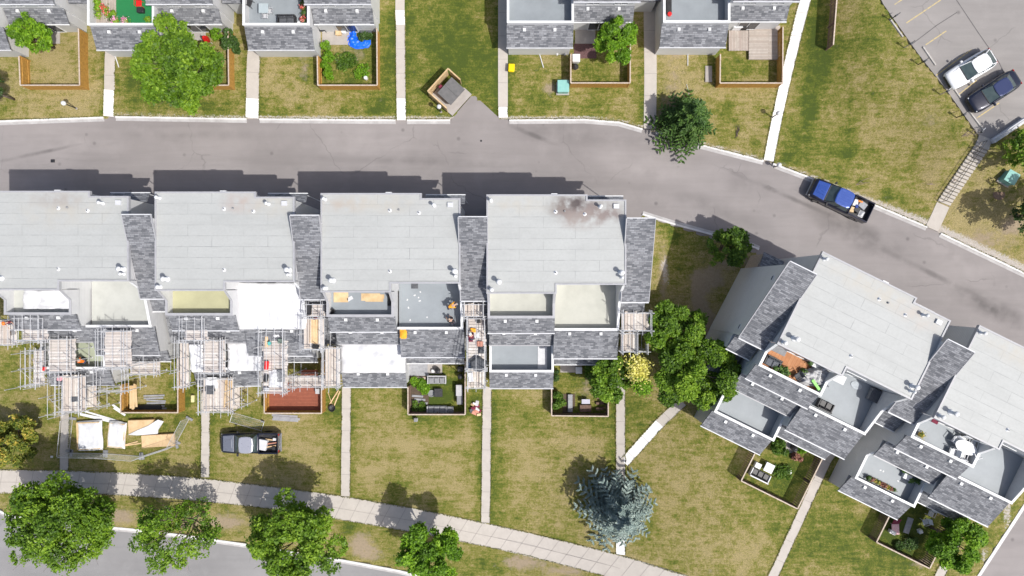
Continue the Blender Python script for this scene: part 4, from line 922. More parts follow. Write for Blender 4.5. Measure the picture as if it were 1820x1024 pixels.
# ------------------------------------------------------------------ scaffolding
def scaffold(label, x0, y0, x1, y1, z, zb=0.0, lift=2.0, bay=1.7, deck=True, along='x', rails=True, extra_levels=(), hatch=None, braces=True, over=1.15, seed=0, stair=False, side='xy'):
    """tube scaffold whose boarded deck covers the pixel rectangle at height z"""
    a = P(x0, y1, z); b = P(x1, y0, z); rr = random.Random(seed + int(x0))
    ox, oy = a.x, a.y; W_, D_ = b.x - a.x, b.y - a.y
    root = empty('scaffold_tower', (ox, oy, zb), 0, label, 'scaffold', 'scaffold towers along the middle row')
    nx_ = max(1, round(W_ / bay)); ny_ = max(1, round(D_ / bay)); top = z - zb + over
    xs_ = [W_ * i / nx_ for i in range(nx_ + 1)]; ys_ = [D_ * j / ny_ for j in range(ny_ + 1)]
    for i, x in enumerate(xs_):
        for j, y in enumerate(ys_):
            if 0 < i < nx_ and 0 < j < ny_: continue
            tt = top + rr.choice((0, 0, .35, .8))
            m = MB(); m.tube([(x, y, 0), (x, y, tt)], .036, 6); m.box(x-.08, x+.08, y-.08, y+.08, 0, .02); m.build('standard', STEEL, root)
    lv = []; q = (z - zb) - .08
    while q > .4: lv.append(q); q -= lift
    if not lv: lv = [z - zb - .08]
    for k, q in enumerate(lv + ([z - zb + .5, z - zb + 1.0] if rails else [])):
        m = MB()
        for y in (ys_[0], ys_[-1]): m.tube([(-.25, y, q), (W_ + .25, y, q)], .027, 5)
        for x in (xs_[0], xs_[-1]): m.tube([(x, -.25, q + .06), (x, D_ + .25, q + .06)], .027, 5)
        m.build('guard_rail' if k >= len(lv) else 'ledger', STEEL, root)
    if braces:
        for k in range(len(lv)):
            zt, zl = lv[k], max(.1, lv[k] - lift)
            m = MB(); m.tube([(xs_[0], -.05, zl), (xs_[1], -.05, zt)], .022, 5); m.build('brace', STEEL, root)
            m = MB(); m.tube([(-.05, ys_[0], zl), (-.05, ys_[1], zt)], .022, 5); m.build('brace', STEEL, root)
    def boards(zz, skip=()):
        m = MB(); pitch = .25
        if along == 'x':
            n = int(D_ / pitch)
            for i in range(n):
                if i in skip: continue
                y = i * D_ / n; e0, e1 = rr.uniform(-.12, .05), rr.uniform(-.05, .12)
                m.box(e0, W_ + e1, y + .01, y + D_ / n - .015, zz - .04, zz + rr.uniform(0, .012))
        else:
            n = int(W_ / pitch)
            for i in range(n):
                if i in skip: continue
                x = i * W_ / n; e0, e1 = rr.uniform(-.12, .05), rr.uniform(-.05, .12)
                m.box(x + .01, x + W_ / n - .015, e0, D_ + e1, zz - .04, zz + rr.uniform(0, .012))
        return m
    if deck: boards(z - zb).build('plank_deck', PLANK if along == 'x' else PLANKY, root)
    for e in extra_levels: boards(e - zb, skip=(1,)).build('plank_deck', PLANK if along == 'x' else PLANKY, root)
    if stair:
        m = MB()
        for s in (-.3, .3): m.tube([(W_*.5 + s, D_*.1, .0), (W_*.5 + s, D_*.8, z - zb)], .03, 5)
        for k in range(10): m.box(W_*.5 - .3, W_*.5 + .3, D_*(.1 + .07*k) - .1, D_*(.1 + .07*k) + .1, (z - zb)*(k + .5)/10 - .015, (z - zb)*(k + .5)/10 + .015)
        m.build('ladder_stair', STEEL, root)
    if hatch:
        m = MB(); hx, hy = hatch; m.box(W_*hx, W_*hx + .7, D_*hy, D_*hy + .5, z - zb + .015, z - zb + .03); m.build('hatch', DGREY, root)
    k = max(2, int(W_ / .62))
    for i in range(k + 1):
        x = W_ * i / k + rr.uniform(-.05, .05); m = MB(); zz = z - zb + over - .12 + rr.choice((0, .05, .1)); m.tube([(x, -rr.uniform(.1,.5), zz), (x, D_ + rr.uniform(.1,.5), zz)], .022, 5)
        if deck: m.build('overhead_tube', STEEL, root)
    return root, (W_, D_)
S = scaffold
S('scaffold deck at the very left edge, with an orange helmeted worker on it', -30, 570, 30, 612, 6.6, 0, along='y', seed=1)
S('high scaffold tower on the shingles below the tarped deck, far left', 41, 565, 84, 604, 7.2, 4.6, along='x', seed=2, bay=1.2)
S('narrow scaffold tower on the grass left of the path, far left', 60, 622, 78, 682, 4.6, 0, along='x', extra_levels=(2.4,), seed=3, bay=1.5)
S('open scaffold frame without boards, far left on the grass', 36, 628, 62, 688, 2.9, 0, deck=False, rails=False, seed=4, bay=1.6)
S('scaffold tower with a large boarded deck beside the pale green deck', 88, 602, 133, 660, 5.4, 2.9, along='x', seed=5, bay=1.1)
S('front scaffold tower standing over the leftmost garden path', 112, 668, 152, 730, 3.6, 0, along='y', hatch=(.35,.25), extra_levels=(1.9,), seed=6, bay=1.2)
S('open scaffold frame left of the leftmost garden path', 84, 672, 110, 738, 2.6, 0, deck=False, rails=False, seed=7, bay=1.6)
S('tall scaffold tower with a clean boarded deck in front of the off white deck', 187, 588, 232, 652, 6.9, 3.0, along='x', seed=8, bay=1.25, over=1.5)
S('open scaffold frame in front of the tall clean boarded tower', 178, 655, 228, 694, 3.0, 0, deck=False, seed=9, bay=1.2)
S('low scaffold walkway above the trampled garden', 232, 642, 284, 664, 3.0, 0, along='x', seed=10, bay=1.0, rails=True)
S('small scaffold frame between the leftmost path and the trampled garden', 154, 690, 190, 722, 2.0, 0, deck=False, rails=False, seed=11, bay=1.3)
S('high scaffold tower on the shingles below the yellow deck', 329, 566, 368, 604, 7.2, 4.6, along='x', seed=12, bay=1.1)
S('scaffold tower wrapped in white sheeting left of the lower tarp', 362, 604, 400, 662, 5.4, 2.9, along='x', seed=13, bay=1.0)
S('narrow scaffold tower over the corner of the brown fence, beside the white sheeting', 320, 608, 336, 686, 4.2, 0, along='y', seed=14, bay=1.4)
S('front scaffold tower over the second garden path', 362, 672, 414, 730, 3.4, 0, along='y', hatch=(.1,.5), extra_levels=(1.8,), seed=15, bay=1.1)
S('open scaffold frame right of the second garden path', 416, 688, 440, 718, 2.2, 0, deck=False, rails=False, seed=16, bay=1.2)
S('long cluttered scaffold deck between the lower tarp and the red board garden', 468, 588, 510, 696, 5.6, 0, along='x', seed=17, bay=1.4, over=1.4)
S('scaffold tower with yellow boards between the two white tarps and the blue deck house', 540, 566, 576, 620, 6.6, 2.5, along='y', seed=18, bay=1.1)
S('small high scaffold bay under the eave of the side wing, above the yellow boards', 548, 541, 576, 562, 7.2, 2.5, along='x', seed=19, bay=1.2)
S('scaffold tower at the left end of the white tarp of the blue deck house', 578, 618, 604, 686, 4.6, 0, along='y', seed=20, bay=1.2)
S('low scaffold walkway spanning the red board garden', 514, 668, 578, 686, 3.2, 0, along='x', seed=21, bay=1.3)
S('scaffold deck full of tools between the blue deck house and the cream deck house', 832, 566, 862, 654, 6.4, 0, along='x', seed=22, bay=1.4, over=1.5)
S('small scaffold bay under the eave right of the blue grey deck', 826, 541, 860, 562, 7.0, 2.5, along='y', seed=23, bay=1.2)
S('lowest scaffold bay over the path between the blue and cream deck houses', 832, 658, 862, 688, 4.0, 0, along='y', seed=24, bay=1.1)
S('upper scaffold tower at the right end of the middle row', 1105, 556, 1154, 587, 6.6, 0, along='y', seed=25, bay=1.2)
S('lower scaffold tower at the right end of the middle row, half boarded', 1104, 592, 1128, 624, 5.4, 0, along='y', seed=26, bay=1.2)
S('open scaffold frame at the right end of the middle row, beside the large tree', 1130, 592, 1148, 624, 5.0, 0, deck=False, seed=27, bay=1.2)
# sheeting on scaffold, loose boards and materials
def at(px, py, z): return P(px, py, z)
def item(mb, name, mat, label, cat, loc, rz=0, group=None):
    o = mb.build(name, mat); o.location = loc; o.rotation_euler = (0, 0, rz); return tag(o, label, cat, group)
def pxquad(x0, y0, x1, y1, z): 
    a = P(x0, y0, z); b = P(x1, y1, z); return [(a.x, a.y), (b.x, a.y), (b.x, b.y), (a.x, b.y)]
drape('tarp', pxquad(336, 611, 361, 664, 5.2), (5.3,5.2,4.6,4.7), 'narrow white sheet hanging beside the sheeted scaffold tower', ribs=3, seed=11, group=None)
PIPE = MB
def bundle(label, px, py, z, L, n, rz, mat=WOOD, w_=.12, h_=.04, name='lumber_stack', cat='lumber', sp=.14, jit=.06, seed=0, group=None):
    rr = random.Random(seed); p = P(px, py, z) if z > .01 else PG(px, py); root = empty(name, tuple(p), rz, label, cat, group)
    for i in range(n):
        a = rr.uniform(-jit, jit); x = rr.uniform(-.15, .15); l = L * rr.uniform(.88, 1.02); y = (i - n / 2) * sp
        m = MB(); m.box(-l/2, l/2, -w_/2, w_/2, .01 + h_ * (i % 2), .01 + h_ * (i % 2) + h_); o = m.build('board', mat, root); o.location = (x, y, 0); o.rotation_euler = (0, 0, a)
    return root
GREYB = mk('grey_weathered_boards', (0.34,0.35,0.37), (0.24,0.24,0.26), 4, .7)
bundle('grey boards stacked in the trampled garden of the scaffolded house', 276, 712, 0, 2.0, 6, 0, GREYB, w_=.16, sp=.24, seed=1)
bundle('pale boards leaning across the gap at the trampled garden fence', 236, 706, .9, 2.4, 4, R(90), PLY, w_=.2, sp=.16, jit=.05, seed=2)
bundle('yellow boards scattered on the high deck beside the blue deck house', 556, 590, 6.68, 2.3, 3, R(90), WOOD, w_=.24, sp=.24, jit=.02, seed=3)
bundle('bundle of long pale timbers lying on the front scaffold deck of the second path', 404, 700, 3.48, 2.8, 4, R(88), PLY, w_=.12, sp=.16, jit=.04, seed=4)
bundle('long white boards lying on the grass in front of the leftmost house', 180, 741, 0, 4.2, 3, R(-14), WHITE, w_=.16, sp=.16, jit=.05, seed=5)
bundle('short white boards on the grass below the trampled garden', 213, 728, 0, 1.4, 2, R(-35), WHITE, w_=.2, sp=.16, seed=6)
bundle('yellow boards lying crossed on the grass right of the red board garden', 594, 706, 0, 1.7, 2, R(75), WOOD, w_=.1, sp=.3, jit=.35, seed=7)
bundle('long thin timber lying on the grass left of the pale plywood pile', 229, 789, 0, 2.3, 2, R(12), WOOD, w_=.1, sp=.12, jit=.12, seed=8)
bundle('aluminium tubes stacked on the lowest side wing shingles', 556, 403, 10.3, 1.7, 5, 0, STEEL, w_=.04, sp=.18, seed=9, name='tube_stack', cat='pipes')
bundle('stack of grey sheets below the red board garden fence', 508, 741, 0, 2.6, 3, R(-4), GREYB, w_=.22, sp=.2, jit=.03, seed=10)
# plywood stacks under white sheets on the grass
def sheeted(label, px, py, w_, d_, h_, rz, seed, ply=True, sh=(0,0,1,1)):
    p = PG(px, py); root = empty('plywood_stack', tuple(p), rz, label, 'plywood')
    m = MB()
    for k in range(int(h_ / .05)):
        j = rnd.uniform(-.03, .03); m.box(-w_/2 + j, w_/2 + j, -d_/2 + j, d_/2 + j, .08 + k*.05, .08 + k*.05 + .045)
    m.box(-w_/2*.9, w_/2*.9, -d_/2*.6, -d_/2*.4, 0, .08); m.box(-w_/2*.9, w_/2*.9, d_/2*.4, d_/2*.6, 0, .08); m.build('plywood', PLY if ply else WOOD, root)
    if sh:
        o = None; x0, y0, x1, y1 = sh; X0, X1 = -w_/2 + w_*x0 - .12, -w_/2 + w_*x1 + .14; Y0, Y1 = -d_/2 + d_*y0 - .14, -d_/2 + d_*y1 + .12
        nu = nv = 22; vs = []
        for j in range(nv+1):
            for i in range(nu+1):
                s, t = i/nu, j/nv; e = min(s, 1-s, t, 1-t); jit = .12 * mnoise.noise(Vector((s*2, t*2, seed*2.3)))
                vs.append((X0 + (X1-X0)*s + jit, Y0 + (Y1-Y0)*t + jit*.7, h_ + .12 - .25*max(0, .08-e)/.08 + .03*mnoise.noise(Vector((s*7, t*7, seed)))))
        ix = np.arange((nu+1)*(nv+1)).reshape(nv+1, nu+1); q = np.stack([ix[:-1,:-1], ix[:-1,1:], ix[1:,1:], ix[1:,:-1]], -1).reshape(-1, 4)
        o = np_mesh('white_sheet', np.array(vs), q, TARP, smooth=True); o.parent = root
    return root
sheeted('plywood stack under a white sheet, left of the two sheeted stacks', 162, 773, 2.2, 2.6, .45, R(2), 1, sh=(.06,0,1,1))
sheeted('narrow stack wholly under a white sheet, right of the sheeted plywood', 211, 772, 1.5, 2.3, .4, R(-5), 2)
sheeted('brown plywood stack half covered by a slanting white sheet', 255, 757, 2.4, 1.3, .4, R(2), 3, sh=None)
sheeted('pale yellow lumber pile on the grass by the mesh fence', 284, 782, 3.1, 1.15, .35, R(3), 4, ply=False, sh=None)
q = MB(); 
for k in range(7):
    pass
sv = [(-1.75,-.3),(-.9,-.42),(1.1,-.4),(1.15,-.05),(1.75,.75),(1.2,.95),(.2,.42),(-.9,.05)]
item(MB().prism(sv, .5, .56), 'white_sheet', TARP, 'white sheet thrown slantwise over the brown plywood stack', 'sheet', PG(265, 763), R(4))
# temporary mesh fence panels
MESH = mk('mesh_wire', (0.60,0.62,0.64), (0.5,0.52,0.54), 4, .4, .3)
def meshpanel(label, a, b, h=1.9, flat=None):
    A, Bv = PG(*a), PG(*b); L = (Bv - A).length; rz = math.atan2(Bv.y - A.y, Bv.x - A.x)
    root = empty('mesh_fence_panel', tuple(A), rz, label, 'fence panel', 'temporary mesh fence panels')
    f = MB(); f.tube([(0,0,.08),(L,0,.08)], .022, 6); f.tube([(0,0,h),(L,0,h)], .022, 6); f.tube([(0,0,0),(0,0,h+.05)], .022, 6); f.tube([(L,0,0),(L,0,h+.05)], .022, 6); f.build('frame', STEEL, root)
    m = MB()
    for k in range(1, int(L / .11)): m.box(k*.11 - .004, k*.11 + .004, -.004, .004, .08, h)
    for k in range(1, int(h / .22)): m.box(0, L, -.005, .003, k*.22, k*.22 + .008)
    m.build('wire_mesh', MESH, root)
    for x in (.1, L - .1):
        q = MB(); q.bbox(x - .12, x + .12, -.35, .35, 0, .12, .02); q.build('foot', MGREY, root)
    if flat is not None: root.rotation_euler = (flat, 0, rz)
    return root
meshpanel('mesh fence panel along the front of the building materials, left', (125, 805), (188, 806))
meshpanel('mesh fence panel along the front of the building materials, middle', (188, 806), (252, 811))
meshpanel('mesh fence panel slanting up to the pale lumber pile', (252, 811), (316, 790))
meshpanel('mesh fence panel right of the pale lumber pile', (314, 787), (338, 742))
meshpanel('mesh fence panel left of the building materials, along the path', (124, 803), (130, 742))
meshpanel('mesh fence panel lying on the grass between the second path and the truck', (414, 732), (470, 748), h=1.0, flat=R(86))

# ------------------------------------------------------------------ people
def person(label, loc, rz, pose='stand', shirt=None, trousers=None, helmet=None, vest=None, hair=(0.04,0.025,0.015)):
    """one continuous body grown from a skeleton; clothing and hair as children"""
    J = {}
    if pose == 'stand':
        J = dict(pel=(0,0,.95), sp=(0,.01,1.2), ch=(0,.02,1.42), nk=(0,.02,1.53), hd=(0,.03,1.66), ht=(0,.02,1.76),
             hl=(.10,0,.9), kl=(.12,.05,.5), al=(.12,0,.09), tl=(.13,.17,.04), hr=(-.10,0,.9), kr=(-.12,-.02,.5), ar=(-.12,-.08,.09), tr=(-.13,.09,.04),
             sl=(.19,.02,1.42), el=(.27,.08,1.15), wl=(.22,.32,1.05), fl=(.21,.42,1.04), sr=(-.19,.02,1.42), er=(-.28,.03,1.15), wr=(-.27,.24,.98), fr=(-.26,.33,.95))
    elif pose == 'bend':
        J = dict(pel=(0,-.15,.88), sp=(0,.08,1.03), ch=(0,.33,1.12), nk=(0,.44,1.13), hd=(0,.57,1.10), ht=(0,.67,1.07),
             hl=(.10,-.14,.83), kl=(.13,.02,.46), al=(.14,-.1,.09), tl=(.15,.07,.04), hr=(-.10,-.14,.83), kr=(-.13,.1,.46), ar=(-.14,.04,.09), tr=(-.15,.21,.04),
             sl=(.19,.33,1.11), el=(.25,.42,.85), wl=(.16,.52,.62), fl=(.13,.57,.53), sr=(-.19,.33,1.11), er=(-.27,.46,.87), wr=(-.18,.6,.66), fr=(-.14,.66,.58))
    else:  # kneel
        J = dict(pel=(0,-.1,.42), sp=(0,.02,.66), ch=(0,.16,.86), nk=(0,.22,.95), hd=(0,.30,1.05), ht=(0,.35,1.14),
             hl=(.10,-.1,.38), kl=(.14,.28,.34), al=(.14,.2,.08), tl=(.14,.38,.04), hr=(-.10,-.1,.38), kr=(-.15,.22,.09), ar=(-.14,-.22,.08), tr=(-.14,-.35,.05),
             sl=(.19,.16,.85), el=(.26,.3,.62), wl=(.16,.48,.45), fl=(.14,.55,.40), sr=(-.19,.16,.85), er=(-.27,.32,.64), wr=(-.2,.52,.5), fr=(-.17,.6,.46))
    rad = dict(pel=.145, sp=.125, ch=.15, nk=.06, hd=.098, ht=.07, hl=.10, kl=.065, al=.045, tl=.045, hr=.10, kr=.065, ar=.045, tr=.045, sl=.07, el=.048, wl=.032, fl=.04, sr=.07, er=.048, wr=.032, fr=.04)
    E = [('pel','sp'),('sp','ch'),('ch','nk'),('nk','hd'),('hd','ht'),('pel','hl'),('hl','kl'),('kl','al'),('al','tl'),('pel','hr'),('hr','kr'),('kr','ar'),('ar','tr'),('ch','sl'),('sl','el'),('el','wl'),('wl','fl'),('ch','sr'),('sr','er'),('er','wr'),('wr','fr')]
    J = {k: Vector(v) for k, v in J.items()}
    def skin(keys, grow, name, mat, parent, edges=None, extra=()):
        ks = list(keys); ed = [(a, b) for a, b in (edges or E) if a in ks and b in ks]
        me = bpy.data.meshes.new(name); me.from_pydata([tuple(J[k]) for k in ks], [(ks.index(a), ks.index(b)) for a, b in ed], [])
        o = bpy.data.objects.new(name, me); col.objects.link(o); s = o.modifiers.new('s', 'SKIN'); s.use_smooth_shade = True
        for i, k in enumerate(ks): me.skin_vertices[0].data[i].radius = (rad[k]*grow, rad[k]*grow*(.72 if k in ('pel','sp','ch') else 1)); 
        me.skin_vertices[0].data[0].use_root = True
        u = o.modifiers.new('u', 'SUBSURF'); u.levels = 1; u.render_levels = 1
        bpy.context.view_layer.update()
        ev = o.evaluated_get(bpy.context.evaluated_depsgraph_get()); m2 = bpy.data.meshes.new_from_object(ev)
        o.modifiers.clear(); o.data = m2; m2.materials.clear(); m2.materials.append(mat); o.parent = parent; return o
    root = empty('person', loc, rz, label, 'person')
    # hand fingers as chains from the palm
    for s, hnd, wr_ in (('l','fl','wl'), ('r','fr','wr')):
        d = (J[hnd] - J[wr_]).normalized(); sd = Vector((1,0,0)) if abs(d.x) < .8 else Vector((0,1,0)); sd = (sd - d*sd.dot(d)).normalized(); dn = d.cross(sd)
        if dn.z > 0: dn = -dn
        for k in range(4):
            kk = f'g{s}{k}'; L_ = (.075,.085,.08,.062)[k]; J[kk+'a'] = J[hnd] + sd*(.024*(k-1.5)) + d*.03; J[kk+'b'] = J[kk+'a'] + d*L_*.6 + dn*.012; J[kk+'c'] = J[kk+'b'] + d*L_*.3 + dn*.035
            for z_ in 'abc': rad[kk+z_] = .011
            E.extend([(hnd, kk+'a'), (kk+'a', kk+'b'), (kk+'b', kk+'c')])
        sg = 1 if s == 'r' else -1; J['t'+s+'a'] = J[hnd]*.6 + J[wr_]*.4 + sd*.045*sg; J['t'+s+'b'] = J['t'+s+'a'] + d*.04 + sd*.02*sg + dn*.02; rad['t'+s+'a'] = .013; rad['t'+s+'b'] = .011
        E.extend([(hnd, 't'+s+'a'), ('t'+s+'a', 't'+s+'b')])
    skin_m = mk('skin', (0.50,0.32,0.24), (0.44,0.27,0.20), 8, .6)
    body = skin(J.keys(), 1.0, 'body', skin_m, root)
    shirt = shirt or mk('orange_work_shirt', (0.80,0.22,0.03), (0.70,0.16,0.02), 6, .8)
    trousers = trousers or mk('navy_work_trousers', (0.03,0.035,0.06), (0.05,0.055,0.08), 6, .85)
    skin(['sp','pel','ch','sl','el','sr','er'], 1.20, 'shirt', shirt, root)
    skin(['pel','hl','kl','al','hr','kr','ar'], 1.22, 'trousers', trousers, root)
    for s in 'lr':
        a, t = J['a'+s], J['t'+s]; m = MB(); m.tube([a + Vector((0,-.03,-.04)), (a+t)/2 + Vector((0,0,-.02)), t + Vector((0,.03,0))], .058, 8, .048); m.build('boot', BLACK, root, True)
    up = (J['ht'] - J['hd']).normalized(); fw = Vector((0,1,0)) if pose == 'stand' else (Vector((0,1,-.5)) if pose == 'kneel' else Vector((0,.2,-1)))
    fw = (fw - up*fw.dot(up)).normalized(); rt = fw.cross(up); c = J['hd'] + up*.015
    def blob(name, mat, ctr, rx, ry, rz_, lo=-1.0, n=10):
        m = MB(); rings = []
        for k in range(7):
            a = lo*math.pi/2 + (math.pi/2 - lo*math.pi/2)*k/6; rr_ = max(.03, math.cos(a))
            rings.append([tuple(ctr + rt*(rx*rr_*math.cos(2*math.pi*i/n)) + fw*(ry*rr_*math.sin(2*math.pi*i/n)) + up*(rz_*math.sin(a))) for i in range(n)])
        m.loft(rings); return m.build(name, mat, root, True)
    blob('nose', skin_m, c + fw*.098 - up*.005, .014, .02, .025); 
    for s in (-1, 1):
        blob('eye', BLACK, c + fw*.088 + rt*.034*s + up*.02, .012, .01, .008); blob('ear', skin_m, c + rt*.10*s, .014, .022, .032)
    blob('mouth', mk('lips', (0.40,0.16,0.13), (0.36,0.13,0.11), 5), c + fw*.088 - up*.05, .026, .012, .008)
    if helmet:
        h_ = blob('helmet', helmet, c + up*.035, .128, .15, .12, lo=0); m = MB(); m.loft([[tuple(c + up*(.04 + dz) + rt*(.14*math.cos(2*math.pi*i/12)) + fw*(.02 + .18*math.sin(2*math.pi*i/12))) for i in range(12)] for dz in (0, .012)]); m.build('helmet_brim', helmet, h_)
    else: blob('hair', mk('dark_hair', hair, tuple(v*1.6 for v in hair), 20), c + up*.03 - fw*.012, .112, .118, .105, lo=-.25)
    return root
HELO = mk('orange_helmet', (0.85,0.20,0.02), (0.80,0.17,0.02), 3, .35)
HELW = mk('white_helmet', (0.80,0.80,0.80), (0.75,0.75,0.75), 3, .35)
MAROON = mk('maroon_cloth', (0.20,0.02,0.05), (0.14,0.015,0.035), 5, .85)
YELS = mk('yellow_orange_vest', (0.85,0.42,0.03), (0.80,0.32,0.02), 5, .8)
person('worker in an orange helmet on the scaffold at the left edge of the photo', Vector((*P(6, 574, 8.3)[:2], 6.62)), R(-160), 'stand', shirt=MAROON, helmet=HELO)
person('worker in an orange helmet kneeling by the pale green deck', Vector((*P(140, 643, 4.0)[:2], 2.95)), R(60), 'kneel', shirt=HELO, helmet=HELO)
person('worker in an orange shirt and white helmet bending on the blue grey deck', Vector((*P(800, 545, 6.5)[:2], 5.62)), R(-70), 'bend', shirt=YELS, helmet=HELW)
person('dark clothed worker kneeling in the lower right corner of the blue grey deck', Vector((*P(803, 572, 6.5)[:2], 5.62)), R(40), 'kneel', shirt=mk('black_shirt', (0.03,0.03,0.035), None, 4), helmet=None, hair=(0.3,0.22,0.16))
person('worker in a maroon top kneeling on the scaffold deck full of tools', Vector((*P(838, 600, 7.4)[:2], 6.42)), R(20), 'kneel', shirt=MAROON, helmet=HELW)

# ------------------------------------------------------------------ small things
def box_item(name, label, cat, px, py, z, w_, d_, h_, mat, rz=0, group=None, lid=None, bev=.03, lidname='lid'):
    p = P(px, py, z) if z > .01 else PG(px, py)
    if lid is None:
        return item(MB().bbox(-w_/2, w_/2, -d_/2, d_/2, 0, h_, bev), name, mat, label, cat, p, rz, group)
    root = empty(name, tuple(p), rz, label, cat, group)
    MB().bbox(-w_/2, w_/2, -d_/2, d_/2, 0, h_*.82, bev).build('body', mat, root); MB().bbox(-w_/2-.03, w_/2+.03, -d_/2-.03, d_/2+.03, h_*.82+.002, h_, bev).build(lidname, lid, root)
    return root
def chair(label, px, py, z, rz, mat=WHITE, group=None, s=1.0):
    p = P(px, py, z) if z > .01 else PG(px, py); root = empty('garden_chair', tuple(p), rz, label, 'chair', group)
    MB().bbox(-.26*s, .26*s, -.26*s, .24*s, .40*s, .45*s, .05*s).build('seat', mat, root)
    m = MB(); m.side(-.26*s, .26*s, [(-.26*s,.45*s),(-.30*s,.45*s),(-.42*s,.88*s),(-.38*s,.88*s)]); m.build('backrest', mat, root)
    for x in (-.27, .27):
        a = MB(); a.tube([(x*s,-.3*s,.63*s),(x*s,.2*s,.66*s),(x*s,.22*s,.45*s)], .028*s, 6); a.build('armrest', mat, root)
        for y in (-.24, .2):
            l_ = MB(); l_.tube([(x*.85*s,y*s,.42*s),(x*s,y*1.1*s,0)], .022*s, 6); l_.build('leg', mat, root)
    return root
def sofa(label, px, py, z, L, rz, n=3, mat=MGREY, frame=WHITE, group=None):
    p = P(px, py, z) if z > .01 else PG(px, py); root = empty('garden_sofa', tuple(p), rz, label, 'sofa', group)
    MB().bbox(-L/2, L/2, -.4, .4, .08, .30, .03).build('frame', frame, root)
    MB().bbox(-L/2, L/2, -.42, -.30, .301, .68, .03).build('backrest', frame, root)
    for x in (-1, 1): MB().bbox(x*(L/2-.05)-.05, x*(L/2-.05)+.05, -.298, .4, .301, .55, .02).build('armrest', frame, root)
    for k in range(n):
        w_ = (L - .24) / n; x = -L/2 + .12 + w_*k; MB().bbox(x+.015, x+w_-.015, -.28, .39, .302, .44, .05).build('seat_cushion', mat, root); MB().bbox(x+.015, x+w_-.015, -.29, -.14, .445, .74, .05).build('back_cushion', mat, root)
    return root
def table(label, px, py, z, w_, d_, h_, mat, rz=0, round_=False, group=None, legm=None, cat='table'):
    p = P(px, py, z) if z > .01 else PG(px, py); root = empty('garden_table', tuple(p), rz, label, cat, group)
    if round_:
        MB().loft([[(w_/2*math.cos(2*math.pi*k/24), d_/2*math.sin(2*math.pi*k/24), zz) for k in range(24)] for zz in (h_-.04, h_)]).build('tabletop', mat, root)
    else: MB().bbox(-w_/2, w_/2, -d_/2, d_/2, h_-.05, h_, .02).build('tabletop', mat, root)
    for x in (-1, 1):
        for y in (-1, 1):
            MB().tube([(x*w_*.34, y*d_*.34, h_-.05), (x*w_*.38, y*d_*.38, 0)], .028, 6).build('leg', legm or mat, root)
    return root
def pot(label, px, py, z, r=.16, leaf='mid', flower=None, group=None, seed=0, potm=None, h=.3):
    p = P(px, py, z) if z > .01 else PG(px, py); root = empty('potted_plant', tuple(p), 0, label, 'plant pot', group)
    MB().lathe(0, 0, [(r*.7,0),(r,h*.9),(r*1.08,h*.9),(r*1.08,h),(r*.9,h),(r*.88,h*.9)], 12).build('pot', potm or mk('terracotta', (0.40,0.16,0.08), (0.32,0.12,0.06), 5), root)
    rg = np.random.default_rng(seed); n = 130; c = rg.normal(size=(n,3))*np.array([r*.75,r*.75,.10]); c[:,2] += h + .12
    leaves_mesh('foliage', c, .09, LEAF[leaf], root, rg.uniform(.2,.9,n), seed)
    if flower:
        n = 60; c = rg.normal(size=(n,3))*np.array([r*.8,r*.8,.05]); c[:,2] += h + .27
        leaves_mesh('flowers', c, .09, flower, root, rg.uniform(.1,1,n), seed+1, up=1.2, aspect=1)
    return root
PINK = leafmat('pink_petals', (0.65,0.08,0.30), (0.80,0.25,0.50), (0.90,0.65,0.75), .1)
REDF = leafmat('red_petals', (0.45,0.02,0.02), (0.70,0.05,0.05), (0.85,0.45,0.40), .1)
RED = mk('red_paint', (0.75,0.02,0.02), (0.6,0.015,0.015), 4, .45)
BLUE = mk('blue_tarp', (0.005,0.10,0.70), (0.01,0.16,0.85), 3, .4, bmp=.4)
# top left house with the green carpet
for i, (x, y, l_, f) in enumerate(((209,39,'pink flower pot at the lower edge of the green carpeted deck, left one',PINK),(226,40,'wide pink flower pot at the lower edge of the green carpeted deck, middle one',PINK),(190,18,'pot of red and white flowers left of the green carpet',REDF),(194,27,'second pot of red flowers left of the green carpet',REDF),(176,6,'leafy pot at the top left of the green carpeted deck',None),(177,16,'leafy pot below the topmost one on the green carpeted deck',None),(178,28,'leafy pot beside the red flowers, left edge of the deck',None),(204,26,'lime green plant pot at the left corner of the green carpet',None))):
    pot(l_, x, y, 5.42, .2 if f else .22, 'lime', f, 'flower pots on the green carpeted deck', i)
MB_ = MB().box(.16, 1.9, -12.42, -15.05, 2.902, 2.92).build('bare_boards', DECKV, HOUSES['N2'].root)
chair('red and black chair on the green carpeted deck', 251, 10, 5.42, R(180), RED); box_item('plastic_box', 'black box below the red chair on the green carpet', 'box', 252, 20, 5.42, .6, .45, .35, BLACK)
pot('dark pot left of the pink flower pots', 203, 37, 5.42, .17, 'dark', None, None, 9, BLACK); pot('pale yellow plant at the right corner of the green carpeted deck', 266, 36, 5.42, .2, 'lime', None, None, 10)
table('square glass table on the pale blue deck of the top row', 473, 20, 5.42, .85, .85, .7, mk('pale_glass', (0.36,0.42,0.44), (0.40,0.46,0.48), 3, .1), 0, legm=STEEL)
chair('wire chair right of the square glass table', 482, 22, 5.42, R(90), STEEL, s=.8); chair('wire chair below the square glass table', 474, 31, 5.42, R(0), STEEL, s=.8)
sofa('black bench at the front of the pale blue deck in the top row', 512, 39, 5.42, 1.6, R(180), 2, DGREY, BLACK); chair('black armchair in the upper left of the pale blue deck', 446, 9, 5.42, R(-110), BLACK, s=1.1)
item(MB().lathe(0,0,[(.01,0),(.14,.03),(.18,.14),(.14,.25),(.01,.28)],12), 'ball', WHITE, 'white ball beside the black bench', 'ball', P(532, 42, 5.42))
